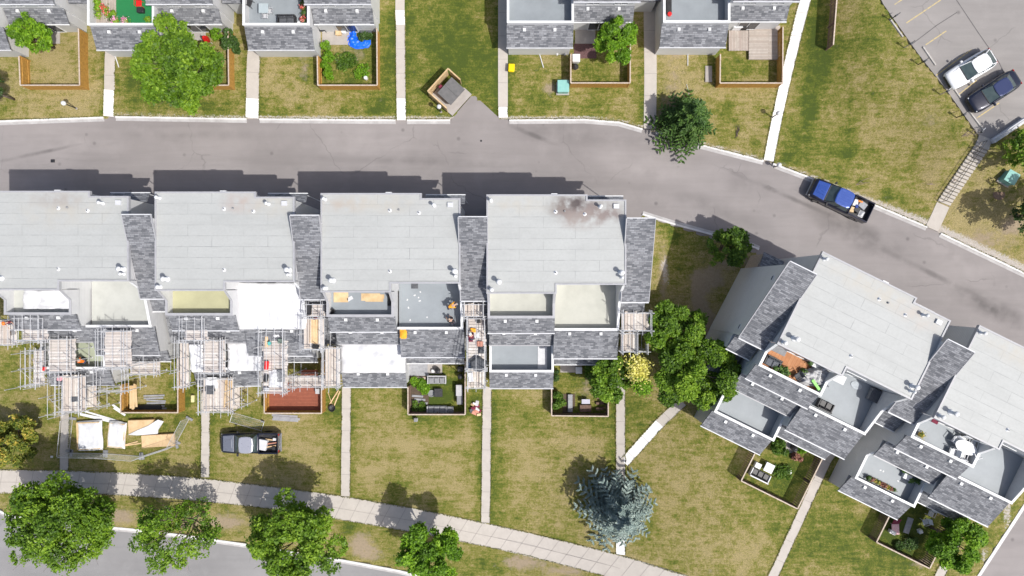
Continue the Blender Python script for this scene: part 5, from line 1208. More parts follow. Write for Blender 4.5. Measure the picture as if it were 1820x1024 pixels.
for i, (x, y) in enumerate(((540,8),(541,16),(542,26),(541,38))): pot(['uppermost','second','third','lowest'][i] + ' flower pot along the right parapet of the deck with the black bench', x, y, 5.42, .16, 'dark', REDF if i % 2 else None, 'flower pots beside the black bench', 20 + i, BLACK)
item(MB().bbox(-.25,.25,-.9,.9,0,.25,.08), 'storage_bag', BLACK, 'long black bag on the left side of the bare blue deck, top right', 'bag', P(1188, 8, 5.42)); item(MB().lathe(0,0,[(.01,0),(.17,0),(.19,.3),(.16,.32),(.01,.32)],14), 'bucket', RED, 'red bucket at the left corner of the bare blue deck', 'bucket', P(1189, 27, 5.42))
# patios
SLAB = concrete('patio_slab', (0.42,0.39,0.36), (0.34,0.31,0.29)); MULCH = mk('dark_red_mulch', (0.16,0.085,0.085), (0.09,0.05,0.05), 9, .95, bmp=.6)
def patio(px0, py0, px1, py1, mat=SLAB, name='patio', h=.06):
    a, b = PG(px0, py0), PG(px1, py1); z = gz((a.x+b.x)/2, (a.y+b.y)/2); tag(MB().box(a.x, b.x, a.y, b.y, z - .1, z + h).build(name, mat), kind='structure')
patio(76, 42, 107, 78); patio(340, 46, 366, 72); patio(573, 46, 622, 80); patio(1022, 46, 1058, 78); patio(1020, 78, 1060, 104, MULCH, 'mulch_bed', .03)
patio(727, 646, 762, 668, GREYB, 'patio_paving', .05); patio(760, 646, 786, 664); patio(996, 648, 1034, 662)
patio(728, 668, 762, 736, SOIL, 'soil_bed', .03); patio(1000, 700, 1022, 734, SOIL, 'soil_bed', .03)
# blue tarp garden
bt = [(-1.15,.25),(-.95,-.45),(-.3,-.75),(.75,-.62),(1.0,-.25),(.95,.25),(-.1,.15),(-.35,.35),(-.35,1.15),(-.8,1.25),(-.95,.5)]
def crumple(poly, h, mat, name, label, cat, loc, seed, rz=0, res=.09):
    xs_ = [p[0] for p in poly]; ys_ = [p[1] for p in poly]; X = np.arange(min(xs_)-.1, max(xs_)+.1, res); Y = np.arange(min(ys_)-.1, max(ys_)+.1, res)
    gx_, gy_ = np.meshgrid(X, Y); ins = inpoly(gx_, gy_, poly); d = segdist(gx_, gy_, poly + [poly[0]]); Z_ = np.zeros_like(gx_)
    for j in range(len(Y)):
        for i in range(len(X)): Z_[j, i] = min(1, d[j, i] / .2) * h * (.65 + .8 * abs(mnoise.noise(Vector((X[i]*3.2, Y[j]*3.2, seed)))) + .35 * mnoise.noise(Vector((X[i]*8, Y[j]*8, seed)))) + .01
    ix = np.arange(gx_.size).reshape(gx_.shape); q = np.stack([ix[:-1,:-1], ix[:-1,1:], ix[1:,1:], ix[1:,:-1]], -1).reshape(-1, 4)
    k = ins[:-1,:-1] | ins[1:,1:] | ins[:-1,1:] | ins[1:,:-1]; q = q[k.ravel()]
    used = np.unique(q); re = np.full(gx_.size, -1); re[used] = np.arange(len(used)); vs = np.stack([gx_.ravel(), gy_.ravel(), Z_.ravel()], -1)[used]
    o = np_mesh(name, vs, re[q], mat, smooth=True); o.location = loc; o.rotation_euler = (0,0,rz); return tag(o, label, cat)
crumple(bt, .35, BLUE, 'tarp', 'crumpled bright blue tarp beside the small patio, top row', 'tarp', PG(640, 73), 1)
table('round black fire table at the left end of the small patio, by the blue tarp', 575, 53, 0, .75, .75, .55, BLACK, round_=True)
box_item('garden_bench', 'pale bench on the small patio left of the blue tarp', 'bench', 603, 57, 0, .5, .8, .4, PLY, lid=PLY, lidname='seat'); item(MB().lathe(0,0,[(.01,0),(.2,0),(.22,.4),(.18,.42),(.01,.4)],14), 'bucket', WHITE, 'white bucket on the patio by the blue tarp', 'bucket', PG(612, 58))
box_item('storage_box', 'dark storage box against the wall above the blue tarp', 'box', 652, 57, 0, 1.0, .45, .5, BLACK, lid=DGREY)
item(MB().lathe(0,0,[(.01,0),(.17,0),(.17,.35),(.01,.38)],12), 'garden_lamp', WHITE, 'white lamp at the lower right fence corner, blue tarp garden', 'lamp', PG(651, 140))
# red umbrella, folded
u = empty('folded_umbrella', tuple(PG(378, 78)), R(20), 'folded red umbrella standing in the garden beside the biggest top row tree', 'umbrella'); MB().tube([(0,0,0),(.0,0,2.2)], .025, 6).build('pole', WHITE, u); MB().loft([[(r_*math.cos(2*math.pi*k/8)*(1 if k%2 else .7), r_*math.sin(2*math.pi*k/8)*(1 if k%2 else .7)-.05*j, z_) for k in range(8)] for j,(r_, z_) in enumerate(((.05,.7),(.22,.9),(.30,1.5),(.16,2.1),(.02,2.3)))]).build('canopy', RED, u)
# top row lawns
yb = empty('wheelie_bin', tuple(PG(909, 124)), R(-3), 'bright yellow bin standing beside the path, top row', 'bin'); YB = mk('yellow_plastic', (0.85,0.62,0.0), (0.78,0.55,0.0), 3, .4)
MB().loft([[(-.2,-.25,0),(.2,-.25,0),(.2,.25,0),(-.2,.25,0)],[(-.26,-.33,.55),(.26,-.33,.55),(.26,.33,.55),(-.26,.33,.55)]]).build('body', YB, yb); MB().bbox(-.29,.29,-.37,.37,.552,.64,.05).build('lid', YB, yb)
TEAL = mk('teal_painted_steel', (0.25,0.50,0.45), (0.20,0.44,0.40), 3, .45)
for (x, y, rz, lb) in ((1000,158,0,'pale teal utility box on the lawn beside a bare soil patch, top row'), (1786,318,R(-30),'pale teal utility box under the tree near the stairs')):
    r_ = empty('utility_box', tuple(PG(x, y)), rz, lb, 'utility box'); MB().bbox(-.6,.6,-.6,.6,0,.12,.02).build('concrete_base', SLAB, r_); MB().bbox(-.5,.5,-.5,.5,.12,.85,.04).build('cabinet', TEAL, r_)
    MB().side(-.53,.53,[(-.54,.852),(.54,.852),(.54,.96),(-.54,.90)]).build('lid', TEAL, r_); MB().box(-.006,.006,-.515,-.503,.2,.8).build('door_seam', DGREY, r_)
def lamp_post(label, px, py, rz=0, h=1.9, globe=True):
    r_ = empty('lamp_post', tuple(PG(px, py)), rz, label, 'lamp post', 'garden lamp posts'); MB().tube([(0,0,-.1),(0,0,h-.25)], .05, 8).build('post', BLACK, r_); MB().lathe(0,0,[(.11,-.02),(.11,.06),(.06,.08)],10).build('base', SLAB, r_)
    MB().lathe(0,0,[(.06,h-.3),(.15,h-.24),(.21,h-.1),(.21,h),(.15,h+.13),(.06,h+.19),(.01,h+.2)],16).build('globe', WHITE, r_, True)
lamp_post('white globe lamp post on the lawn in the top left', 136, 193); lamp_post('white globe lamp post beside the bin enclosure', 784, 199); lamp_post('white globe lamp post leaning by the long white path', 1372, 209, h=1.6); lamp_post('white globe lamp post at the kerb end of the long white path', 1377, 297, h=1.1)
def pipe_item(label, pts, r=.045, mat=WHITE, name='drain_pipe', cat='pipe', group='downspout pipes on the lawns'):
    q = [PG(*p, 0) for p in pts]; o = q[0].copy(); m = MB(); m.tube([p - o + Vector((0,0,.08)) for p in q], r, 6); ob = m.build(name, mat); ob.location = o; tag(ob, label, cat, group)
pipe_item('white downspout pipe lying on the lawn right of the yellow bin', [(958,94),(966,121)]); pipe_item('white downspout pipe lying on the lawn left of the fence ramp', [(1222,93),(1222,117)])
pipe_item('white downspout pipe beside the leftmost top row path', [(204,95),(212,120)]); pipe_item('thin white cable across the bare lawn above the spruce', [(1220,150),(1224,165),(1223,178)], r=.02, cat='cable')
for i, (x, y) in enumerate(((512,99),(990,97),(1004,97))): item(MB().lathe(0,0,[(.12,0),(.12,.25),(.08,.3),(.01,.3)],10), 'vent_cap', WHITE, ['white vent cap at the foot of the wall by the blue tarp house','left one of two vent caps at the wall by the teal box','right one of two vent caps at the wall by the teal box'][i], 'vent', PG(x, y))
item(MB().bbox(-.32,.32,-.75,.75,0,.12,.02), 'concrete_slab', SLAB, 'pale slab leaning outside the brown fence, top right', 'slab', PG(1259, 132))
box_item('air_conditioner', 'pale square air conditioner by the fence of the mulch garden', 'air conditioner', 1023, 107, 0, .65, .65, .7, FASC, lid=WHITE, lidname='grille'); item(MB().lathe(0,0,[(.2,0),(.3,.4),(.1,.6)],10), 'bin_bag', BLACK, 'black bag below the air conditioner', 'bag', PG(1022, 121))
# wooden decks in the right hand top garden
for nm, lb, x0, y0, x1, y1, mt, h_ in (('garden_deck','weathered wooden deck with upright boards, nearer the house',1294,56,1330,92,DECKV,.25),('garden_deck','larger weathered wooden deck with level boards, beside the white path',1329,48,1384,108,DECKW,.32)):
    a, b = PG(x0, y0), PG(x1, y1); r_ = empty('garden_deck', (a.x, b.y, gz(a.x, a.y)), 0, lb, 'deck'); W_, D_ = b.x-a.x, a.y-b.y
    MB().box(0,W_,0,D_,h_-.05,h_).build('boards', mt, r_); m = MB()
    for y in (.1, D_/2, D_-.1): m.box(.03, W_-.03, y-.04, y+.04, 0, h_-.052)
    m.build('joists', FRAIL, r_)
box_item('heat_pump', 'white cabinet by the house wall above the wooden decks', 'cabinet', 1306, 50, 0, .8, .6, 1.0, WHITE, lid=WHITE); box_item('barbecue', 'black barbecue beside the white cabinet, top right garden', 'barbecue', 1319, 51, 0, .6, .45, .9, BLACK, lid=BLACK)
# bin enclosure
e = PG(800, 168); en = empty('bin_enclosure', tuple(e), R(48), 'open wooden enclosure on a concrete pad round the dumpster', 'enclosure')
MB().box(-1.35,1.35,-1.5,1.25,-.05,.07).build('concrete_pad', SLAB, en)
for nm, (x0,x1,y0,y1) in (('side_panel',(-1.42,-1.34,-1.0,1.25)),('back_panel',(-1.42,1.42,1.25,1.33)),('side_panel',(1.34,1.42,-.2,1.25))):
    m = MB(); 
    if x1-x0 < .2:
        k = int((y1-y0)/.15)
        for i in range(k): m.box(x0+.02, x1-.02, y0+.15*i, y0+.15*i+.135, .05, 1.6)
        m.box(x0-.02, x1+.02, y0, y1, 1.61, 1.66)
    else:
        k = int((x1-x0)/.15)
        for i in range(k): m.box(x0+.15*i, x0+.15*i+.135, y0+.02, y1-.02, .05, 1.6)
        m.box(x0, x1, y0-.02, y1+.02, 1.61, 1.66)
    m.build(nm, PLY, en)
d = empty('dumpster', tuple(PG(803, 168) + Vector((0,0,.07))), R(48), 'dark grey dumpster with a two part lid inside the wooden enclosure', 'dumpster')
MB().loft([[(-.85,-.5,.12),(.85,-.5,.12),(.85,.6,.12),(-.85,.6,.12)],[(-.95,-.85,1.0),(.95,-.85,1.0),(.95,.7,1.25),(-.95,.7,1.25)]]).build('body', mk('dark_green_grey_steel',(0.06,0.065,0.07),(0.09,0.09,0.095),4,.5), d)
for x0, x1 in ((-.97,-.01),(.01,.97)): MB().add([(x0,-.88,1.03),(x1,-.88,1.03),(x1,.72,1.28),(x0,.72,1.28),(x0,-.88,1.07),(x1,-.88,1.07),(x1,.72,1.32),(x0,.72,1.32)],[(3,2,1,0),(4,5,6,7),(0,1,5,4),(1,2,6,5),(2,3,7,6),(3,0,4,7)]).build('lid', mk('grey_plastic_lid',(0.13,0.125,0.125),(0.09,0.09,0.09),3,.6), d)
MB().bbox(-.5,-.15,.8,1.1,1.0,1.1,.02).build('red_bag', MAROON, d)
item(MB().bbox(-.18,.18,-.14,.14,0,.09,.02), 'manhole_cover', BLACK, 'small black drain block lying on the road, far left', 'drain', PG(93, 286) + Vector((0,0,-.1)))
for i,(x,y,r_) in enumerate(((727,300,.12),(855,250,.1))): item(MB().lathe(0,0,[(r_,0),(r_,.01),(.01,.012)],14), 'drain_cover', BLACK, ['small dark drain cover in the shadow on the road','small dark drain cover in the sunny part of the road'][i], 'drain', PG(x,y)+Vector((0,0,-.099))) if i else None
# car park posts and wheel stops
STOPM = mk('concrete_wheel_stop', (0.50,0.48,0.45), (0.38,0.36,0.33), 4, .85)
for i, (a, b, lb) in enumerate((((1581,34),(1604,66),'topmost'),((1640,84),(1662,116),'second'),((1686,145),(1706,174),'third, under the white car,'),((1722,198),(1746,230),'lowest'))):
    A, Bv = P(*a, 5.0), P(*b, 5.0); A.z = Bv.z = 4.985 if i else gz(A.x, A.y); d_ = Bv - A; L = d_.length
    item(MB().side(-L/2, L/2, [(-.09,0),(.09,0),(.06,.13),(-.06,.13)]), 'wheel_stop', STOPM, lb + ' concrete wheel stop of the car park', 'wheel stop', (A+Bv)/2, math.atan2(d_.y, d_.x), 'concrete wheel stops of the car park')
for i, (x, y) in enumerate(((1581,36),(1607,85),(1632,115),(1671,168),(1700,209),(1731,239))):
    p = PG(x, y); r_ = empty('plug_in_post', tuple(p), R(35), ['first','second','third','fourth','fifth','sixth'][i] + ' post along the lawn edge of the car park, counting from the top', 'post', 'posts along the car park edge')
    MB().tube([(0,0,-.1),(0,0,1.1)], .045, 7).build('post', FRAIL if i % 2 else BLACK, r_); MB().bbox(-.1,.1,-.07,.07,.95,1.2,.01).build('socket_box', DGREY, r_); MB().tube([(0,0,.9),(.75,.0,.62)], .03, 6).build('rail', BLACK if i != 3 and i != 5 else FASC, r_)
a, b = P(1768, 250, 5.5), P(1826, 211, 5.5); d_ = b - a; L = d_.length
wr = empty('guard_wall', tuple(a - Vector((0,0,.6))), math.atan2(d_.y, d_.x), 'low pale painted barrier at the lower corner of the car park', 'barrier'); MB().bbox(0,L,-.22,.22,0,.5,.03).build('base', FASC, wr); MB().tube([(0,.05,.75),(L,.05,.75)], .05, 6).build('rail', STEEL, wr)
# stairs up to the car park
sa, sb, s0 = PG(1676, 362), PG(1747, 257), PG(1657, 405)
ribbon('path', [(1656,407),(1676,364)], 1.25, CONC)
dv = sb - sa; L = math.hypot(dv.x, dv.y); rise = sb.z - sa.z; st = empty('outdoor_stairs', tuple(sa), math.atan2(dv.y, dv.x), 'concrete stairs with black railings climbing from the road to the car park', 'stairs')
n = 18
ux, uy = dv.x / L, dv.y / L
def zs(t):
    x, y = sa.x + ux * t, sa.y + uy * t
    return max(gz(x - uy * o_, y + ux * o_) for o_ in (-.6, 0, .6)) - sa.z
for k in range(n):
    zk = rise*(k+1)/n + .06; MB().box(L*k/n, L*(k+1)/n - .04, -.62, .62, zk - .6, zk).build('step', CONC, st)
MB().box(L - .02, L + .7, -.62, .62, rise - .3, rise + .025).build('landing', CONC, st)
for y in (.36,):
    m = MB(); HZ = lambda t: rise*t/L + .05
    for a_, b_ in zip(range(n), range(1, n+1)): m.tube([(L*a_/n,y,HZ(L*a_/n)+1.0),(L*b_/n,y,HZ(L*b_/n)+1.0)], .028, 6); m.tube([(L*a_/n,y,HZ(L*a_/n)+.5),(L*b_/n,y,HZ(L*b_/n)+.5)], .018, 5)
    for k in range(0, n+1, 3): m.tube([(L*k/n,y,HZ(L*k/n)),(L*k/n,y,HZ(L*k/n)+1.0)], .022, 5)
    for k in range(n): m.tube([(L*k/n,y,HZ(L*k/n)+.15),(L*k/n,y,HZ(L*k/n)+.98)], .008, 4)
    m.build('railing', BLACK, st)
item(MB().lathe(0,0,[(.55,0),(.55,.06),(.42,.08),(.1,.08),(.01,.1)],18), 'tree_stump', mk('cut_stump',(0.30,0.20,0.14),(0.2,0.13,0.09),6,.9), 'round tree stump in the bare grass below the teal box', 'stump', PG(1775, 345))
for i, (x, y, a_) in enumerate(((1655,327,10),(1700,318,40),(1716,240,20),(1310,235,80),(1530,325,15))):
    p = PG(x, y); r_ = empty('fallen_branch', tuple(p), R(a_), ['long pale fallen branch on the slope left of the stairs','fallen twigs right of the stairs','pale twigs on the soil at the car park corner','dark dead twigs on the lawn right of the spruce','short pale branch on the lawn above the blue truck'][i], 'branch', 'fallen branches')
    rr = random.Random(i); m = MB(); 
    for k in range(3 if i != 3 else 7): m.tube([(rr.uniform(-.6,0), rr.uniform(-.1,.1), .03), (rr.uniform(0,.3), rr.uniform(-.2,.2), .06), (rr.uniform(.4,1.2), rr.uniform(-.4,.4), .03)], .025, 4, .01)
    m.build('twigs', PALEBARK if i != 3 else BARK, r_)
# ------------------------------------------------------------------ yards of the middle row
g = 'grey garden sofas'
sofa('grey sofa with three cushions below the patio, upper one of the sofa garden', 777, 674, 0, 1.8, R(180), 3, MGREY, LGREY, g)
sofa('long grey sofa along the lower fence of the sofa garden', 777, 728, 0, 1.9, 0, 3, MGREY, LGREY, g)
chair('grey armchair at the right end of the long grey sofa', 801, 726, 0, 0, MGREY, s=1.1)
table('black square fire pit table between the grey sofas', 780, 697, 0, .8, .8, .45, BLACK)
item(MB().lathe(0,0,[(.3,0),(.34,.1),(.34,.2),(.28,.2),(.26,.1),(.01,.1)],16), 'stone_basin', MGREY, 'round grey basin left of the black fire pit table', 'basin', PG(767, 699))
box_item('planter_box', 'white round pot on the small patio of the sofa garden', 'pot', 770, 659, 0, .3, .3, .35, WHITE); item(MB().lathe(0,0,[(.22,0),(.26,.5),(.24,.75),(.05,.85),(.01,.85)],14), 'kettle_barbecue', BLACK, 'black round barbecue on the small patio of the sofa garden', 'barbecue', PG(779, 658))
box_item('storage_box', 'grey cabinet along the right fence of the sofa garden, upper one', 'cabinet', 817, 692, 0, .55, 1.0, .8, MGREY, lid=LGREY); box_item('storage_box', 'pale grey cabinet along the right fence of the sofa garden, lower one', 'cabinet', 818, 709, 0, .5, .8, .7, LGREY, lid=MGREY)
item(MB().lathe(0,0,[(.22,0),(.26,.5),(.24,.75),(.05,.85),(.01,.85)],14), 'kettle_barbecue', BLACK, 'black round barbecue by the right fence of the sofa garden', 'barbecue', PG(819, 668)); box_item('storage_box', 'small black box by the house wall in the sofa garden', 'box', 819, 655, 0, .55, .5, .5, BLACK)
for i in range(3): box_item('paver', ['upper','middle','lower'][i] + ' grey flat stone in the soil bed of the sofa garden', 'paving stone', 742 + i*4, 704 + i*6, 0, 1.1, .22, .1, GREYB, R(-4), 'stones in the soil bed')
box_item('stone_row', 'cream stones edging the lime green vegetable bed', 'stones', 748, 672, 0, 1.0, .25, .12, FRAIL)
box_item('meter_box', 'small white box on a peg below the sofa garden fence', 'box', 740, 745, 0, .3, .3, .5, WHITE, lid=MGREY)
rr = random.Random(5); pl = empty('rubble_pile', tuple(PG(846, 727)), 0, 'pile of reddish rags and packaging on the grass by the path', 'rubbish pile')
for k in range(16):
    m = MB(); s = rr.uniform(.12, .28); m.bbox(-s, s, -s*.6, s*.6, 0, rr.uniform(.08,.2), .02); o = m.build('scrap', rr.choice((MAROON, TARP, PLY, mk('salmon_packaging',(0.55,0.25,0.18),(0.45,0.2,0.14),5), DGREY)), pl); o.location = (rr.uniform(-.45,.45), rr.uniform(-.6,.6), rr.uniform(0,.15)); o.rotation_euler = (rr.uniform(-.4,.4), rr.uniform(-.4,.4), rr.uniform(0,3))
table('small pale lilac table in the raised bed garden', 1040, 712, 0, .8, .45, .6, mk('pale_lilac_top',(0.50,0.50,0.58),(0.45,0.45,0.52),3), legm=BLACK)
box_item('raised_bed', 'dark wooden raised bed below the lilac table', 'planter', 1040, 725, 0, 1.1, .7, .35, FENCED, lid=None); box_item('storage_box', 'white box at the end of the patio in the raised bed garden', 'box', 1028, 657, 0, .55, .6, .6, WHITE, lid=FASC)
for i, y in enumerate((706, 716, 726)): box_item('raised_bed', ['upper','middle','lower'][i] + ' row of dark boards by the right fence of the raised bed garden', 'planter', 1066, y, 0, .8, .25, .25, FENCED, R(4), 'dark boards by the right fence')
box_item('raised_bed', 'long narrow dark bed next to the corner bush in the raised bed garden', 'planter', 1013, 716, 0, .45, 1.7, .3, GREYB)
# red board floor
a, b = PG(474, 688), PG(573, 734); rd = empty('garden_deck', (a.x, b.y, 0), 0, 'red stained board floor filling the fenced garden under the low scaffold walkway', 'deck'); MB().box(0, b.x-a.x, 0.03, 3.0, .2, .28).build('boards', REDDECK, rd); MB().box(.05, b.x-a.x-.05, .08, 2.95, 0, .198).build('joists', FENCED, rd)
table('reddish brown table under the low scaffold walkway', 553, 664, .3, 1.6, .9, .7, REDDECK); box_item('power_box', 'small pale box at the top right corner of the red board floor', 'box', 567, 694, .28, .4, .5, .6, LGREY)
item(MB().lathe(0,0,[(.01,.02),(.3,.1),(.34,.3),(.31,.3),(.27,.12),(.01,.06)],16), 'black_tub', BLACK, 'black tub on the grass right of the red board garden', 'tub', PG(591, 725)); pipe_item('long yellow pole lying on the grass beside the black tub', [(583,697),(592,722)], .03, WOOD, 'wooden_pole', 'pole', None)
item(MB().bbox(-.15,.15,-.35,.35,0,.3,.05), 'plastic_jug', mk('pale_yellow_plastic',(0.70,0.66,0.35),None,3), 'pale yellow jug on the grass between scaffold and second path', 'jug', PG(344, 708))
item(MB().bbox(-.12,.12,-.1,.1,0,.02,.005), 'paper_scrap', TARP, 'white paper scrap under the tree beside the leftmost garden path', 'paper', PG(92, 812)); 
shed = MB().bbox(-1.3,1.3,-.35,.35,0,.3,.05)
item(shed, 'black_sheeting', BLACK, 'roll of black sheeting lying along the fence of the trampled garden', 'sheeting', PG(264, 726))
# upper decks with debris
crumple([(-.95,-.25),(.9,-.35),(.95,.2),(.2,.35),(-.9,.3)], .06, PLY, 'wood_scraps', 'yellow wood scraps on the blue grey deck with black bags', 'wood scraps', P(662, 529, 7.5), 3)
box_item('plywood_sheet', 'plywood sheet in the upper left corner of the scrap strewn deck', 'plywood', 606, 528, 7.505, 1.25, .9, .03, PLY, bev=.01); box_item('plywood_sheet', 'small pale sheet left of the yellow wood scraps', 'plywood', 622, 531, 7.505, .5, .3, .03, FASC, R(30), bev=.01)
crumple([(-.18,-.5),(.2,-.45),(.22,.5),(-.2,.45)], .4, BLACK, 'rubbish_bags', 'black rubbish bags at the right end of the scrap strewn deck', 'bags', P(693, 533, 7.5), 4); item(MB().lathe(0,0,[(.2,0),(.24,.4),(.2,.4),(.18,.05),(.01,.05)],14), 'bucket', BLACK, 'black bucket in the lower left corner of the scrap strewn deck', 'bucket', P(592, 553, 7.5))
rr = random.Random(9)
for i, (x, y) in enumerate(((724,533),(747,519),(744,529),(746,535),(726,547),(759,564),(729,569),(737,525))): box_item('paper_scrap', 'small white paper scrap on the blue grey deck where the workers are', 'paper', x, y, 5.605, rr.uniform(.12,.2), .1, .01, TARP, rr.uniform(0,3), 'paper scraps on the blue grey deck', bev=.002)
item(MB().bbox(-.3,.3,-.25,.25,0,.05,.02), 'dark_mat', DGREY, 'dark patch mat near the wall of the blue grey deck', 'mat', P(737, 508, 5.605))
crumple([(-.3,-.3),(.2,-.4),(.32,.1),(.1,.4),(-.3,.35)], .22, YELS, 'yellow_bag', 'crumpled yellow orange bag on the shingles below the blue grey deck', 'bag', P(717, 594, 5.98), 5)
bench = empty('bench_wood', tuple(P(1034,593,6.46)), 0) if False else None
# things on the scaffold decks
rr = random.Random(21); SAL = mk('salmon_packaging', (0.55,0.25,0.18), (0.45,0.2,0.14), 5); ORG = mk('orange_plastic', (0.80,0.25,0.03), (0.7,0.2,0.02), 4, .4); TEALP = mk('teal_plastic', (0.1,0.45,0.42), (0.08,0.38,0.36), 4)
CL = [('yellow coiled hose on the tool strewn scaffold deck',841,587,6.45,.5,.35,.15,YELS),('black tool bag at the top of the tool strewn scaffold deck',851,571,6.45,.3,.25,.3,BLACK),('maroon bag left of the salmon buckets on the scaffold',837,603,6.45,.3,.35,.25,MAROON),('salmon coloured parcel on the tool strewn scaffold deck',853,611,6.45,.5,.4,.2,SAL),('pale folded sheet on the tool strewn scaffold deck',847,596,6.45,.5,.5,.1,TARP),('dark tool tray on the tool strewn scaffold deck',856,622,6.45,.6,.6,.12,DGREY),('blue black crate left of the round black cover',834,649,6.45,.4,.5,.3,mk('navy_plastic',(0.03,0.05,0.09),None,4)),('white parcel on the lowest scaffold bay by the path',837,670,4.05,.4,.8,.2,TARP),
 ('white crumpled film at the top of the long cluttered scaffold deck',492,596,5.65,.9,.5,.12,TARP),('teal can on the long cluttered scaffold deck',480,610,5.65,.2,.25,.3,TEALP),('green grey box on the long cluttered scaffold deck',500,606,5.65,.4,.35,.3,mk('green_grey_plastic',(0.2,0.26,0.22),None,4)),('yellow planks bundle at the upper left of the long cluttered deck',474,603,5.65,.25,1.4,.1,WOOD),('red and white crate on the long cluttered scaffold deck',475,649,5.65,.3,.7,.25,RED),('black and orange tool box on the long cluttered scaffold deck',474,672,5.65,.3,.6,.25,BLACK),('white box at the bottom of the long cluttered scaffold deck',475,692,5.65,.4,.3,.3,FASC),('heap of white film at the lower part of the long cluttered deck',490,674,5.65,1.2,1.4,.12,TARP),('grey tarpaulin heap on the long cluttered scaffold deck',500,668,5.65,.6,1.0,.2,MGREY),
 ('black tool box at the foot of the yellow boards',562,616,6.65,.5,.3,.25,BLACK),('dark red mat at the top of the yellow boards',561,567,6.65,.35,.25,.04,MAROON),('dark crate on the high scaffold bay above the yellow boards',551,551,7.25,.3,.8,.3,BLACK),('red can on the scaffold beside the narrow far left tower',81,655,4.65,.15,.3,.3,RED),('pink box on the front scaffold left of the leftmost path',108,672,3.65,.35,.4,.25,mk('pink_plastic',(0.7,0.35,0.4),None,4)),('orange tool case on the far left scaffold deck',24,592,6.65,.3,.3,.2,BARK),('white panel on the front scaffold deck over the second path',376,681,3.45,1.1,.9,.04,WHITE),('dark grille on the white panel of the second path scaffold',373,691,3.5,.9,.45,.05,DGREY)]
for i, (lb, x, y, z, w_, d_, h_, mt) in enumerate(CL):
    if h_ < .13 and w_ > .4: crumple([(-w_/2,-d_/2),(w_/2,-d_/2*.9),(w_/2*.9,d_/2),(0,d_/2*1.1),(-w_/2,d_/2*.9)], h_*1.6, mt, lb.split(' on ')[0].split(' at ')[0].split(' left')[0].replace(' ','_').replace(',','').replace('white_panel','plaster_board')[:40], lb, 'material', P(x,y,z), i)
    else: box_item({'bag':'tool_bag'}.get('', 'site_' + ('bag' if 'bag' in lb else 'crate' if 'crate' in lb else 'box' if 'box' in lb else 'parcel')), lb, 'bag' if 'bag' in lb else 'crate' if 'crate' in lb else 'box' if 'box' in lb else 'material', x, y, z, w_, d_, h_, mt, rr.uniform(-.2,.2), lid=mt if h_ > .19 else None)
cv = MB(); cv.loft([[(r_*math.cos(2*math.pi*k/14)*(1+.12*math.sin(k*2.3)), r_*.9*math.sin(2*math.pi*k/14)*(1+.1*math.cos(k*1.7)), z_) for k in range(14)] for r_, z_ in ((.72,0),(.70,.35),(.55,.5),(.2,.56),(.02,.57))]); item(cv, 'covered_bin', DGREY, 'large round black covered bin on the scaffold between two houses', 'bin', P(850, 647, 6.44))
# angled house decks
r5 = R(-26.3)
h5 = HOUSES['M5']
sofa('grey two seat sofa on the orange wooden deck', 1370, 643, 9.75, 1.35, r5 + R(180), 2, mk('slate_cushion',(0.085,0.095,0.115),(0.12,0.13,0.15),4), BLACK)
box_item('outdoor_mat', 'grey mat in the upper corner of the orange wooden deck', 'mat', 1386, 621, 9.76, 1.2, .75, .03, MGREY, r5, bev=.01)
for i, (x, y) in enumerate(((1376,654),(1384,654),(1393,655),(1388,661),(1396,663))): pot(['first','second','third','fourth','fifth'][i] + ' dark leafy pot along the front of the orange deck, counting from the sofa', x, y, 9.76, .16, 'spruce', None, 'dark pots on the orange deck', 60+i, BLACK)
crumple([(-1.3,-.75),(1.0,-.85),(1.25,.3),(.9,.95),(-.1,.9),(-.5,.5),(-1.3,.3)], .75, LGREY, 'furniture_cover', 'large light grey furniture cover bulging at the right end of the orange deck', 'cover', P(1447, 668, 9.76), 7, r5 + R(20))
item(MB().bbox(-.12,.12,-.5,.5,0,.06,.03), 'green_towel', mk('bright_green_cloth',(0.25,0.70,0.12),(0.35,0.75,0.25),6), 'bright green cloth lying on the light grey cover', 'cloth', P(1450, 684, 10.55), R(35))
box_item('cooler_box', 'white box against the wall of the orange wooden deck', 'box', 1449, 649, 9.76, .8, .4, .4, WHITE, r5, lid=WHITE); chair('dark grey armchair on the orange deck beside the grey cover', 1414, 668, 9.76, r5+R(150), DGREY)
for i, (x, y) in enumerate(((1437,643),(1425,659),(1459,651))): pot(['dark pot left of the white box on the orange deck','dark pot between armchair and white box','dark pot right of the white box on the orange deck'][i], x, y, 9.76, .16, 'spruce', None, None, 70+i, BLACK)
box_item('white_board', 'white square board on the right hand deck of the orange deck house', 'board', 1492, 673, 7.9, 1.05, .75, .05, WHITE, r5); item(MB().loft([[(.5*math.cos(2*math.pi*k/18), .32*math.sin(2*math.pi*k/18), z_) for k in range(18)] for z_ in (0,.02)]), 'oval_mat', mk('pale_blue_mat',(0.46,0.50,0.53),None,4), 'pale oval mat on the right hand deck of the orange deck house', 'mat', P(1522, 685, 7.875), r5)
box_item('deck_box', 'grey storage box on the shaded side of the right hand deck', 'storage box', 1551, 702, 7.88, .85, 1.05, .6, MGREY, r5, lid=DGREY); sofa('black outdoor seat at the parapet of the right hand deck', 1463, 720, 7.88, 1.35, r5, 2, BLACK, BLACK)
LB_ = [(1350,833,'sofa')]
sofa('black corner sofa in the slatted fence garden', 1348, 843, 0, 1.9, r5, 3, BLACK, WHITE); table('white square table beside the black corner sofa', 1363, 829, 0, .85, .85, .6, WHITE, r5); box_item('white_ottoman', 'small white stool left of the white square table', 'stool', 1345, 826, 0, .6, .5, .4, WHITE, r5)
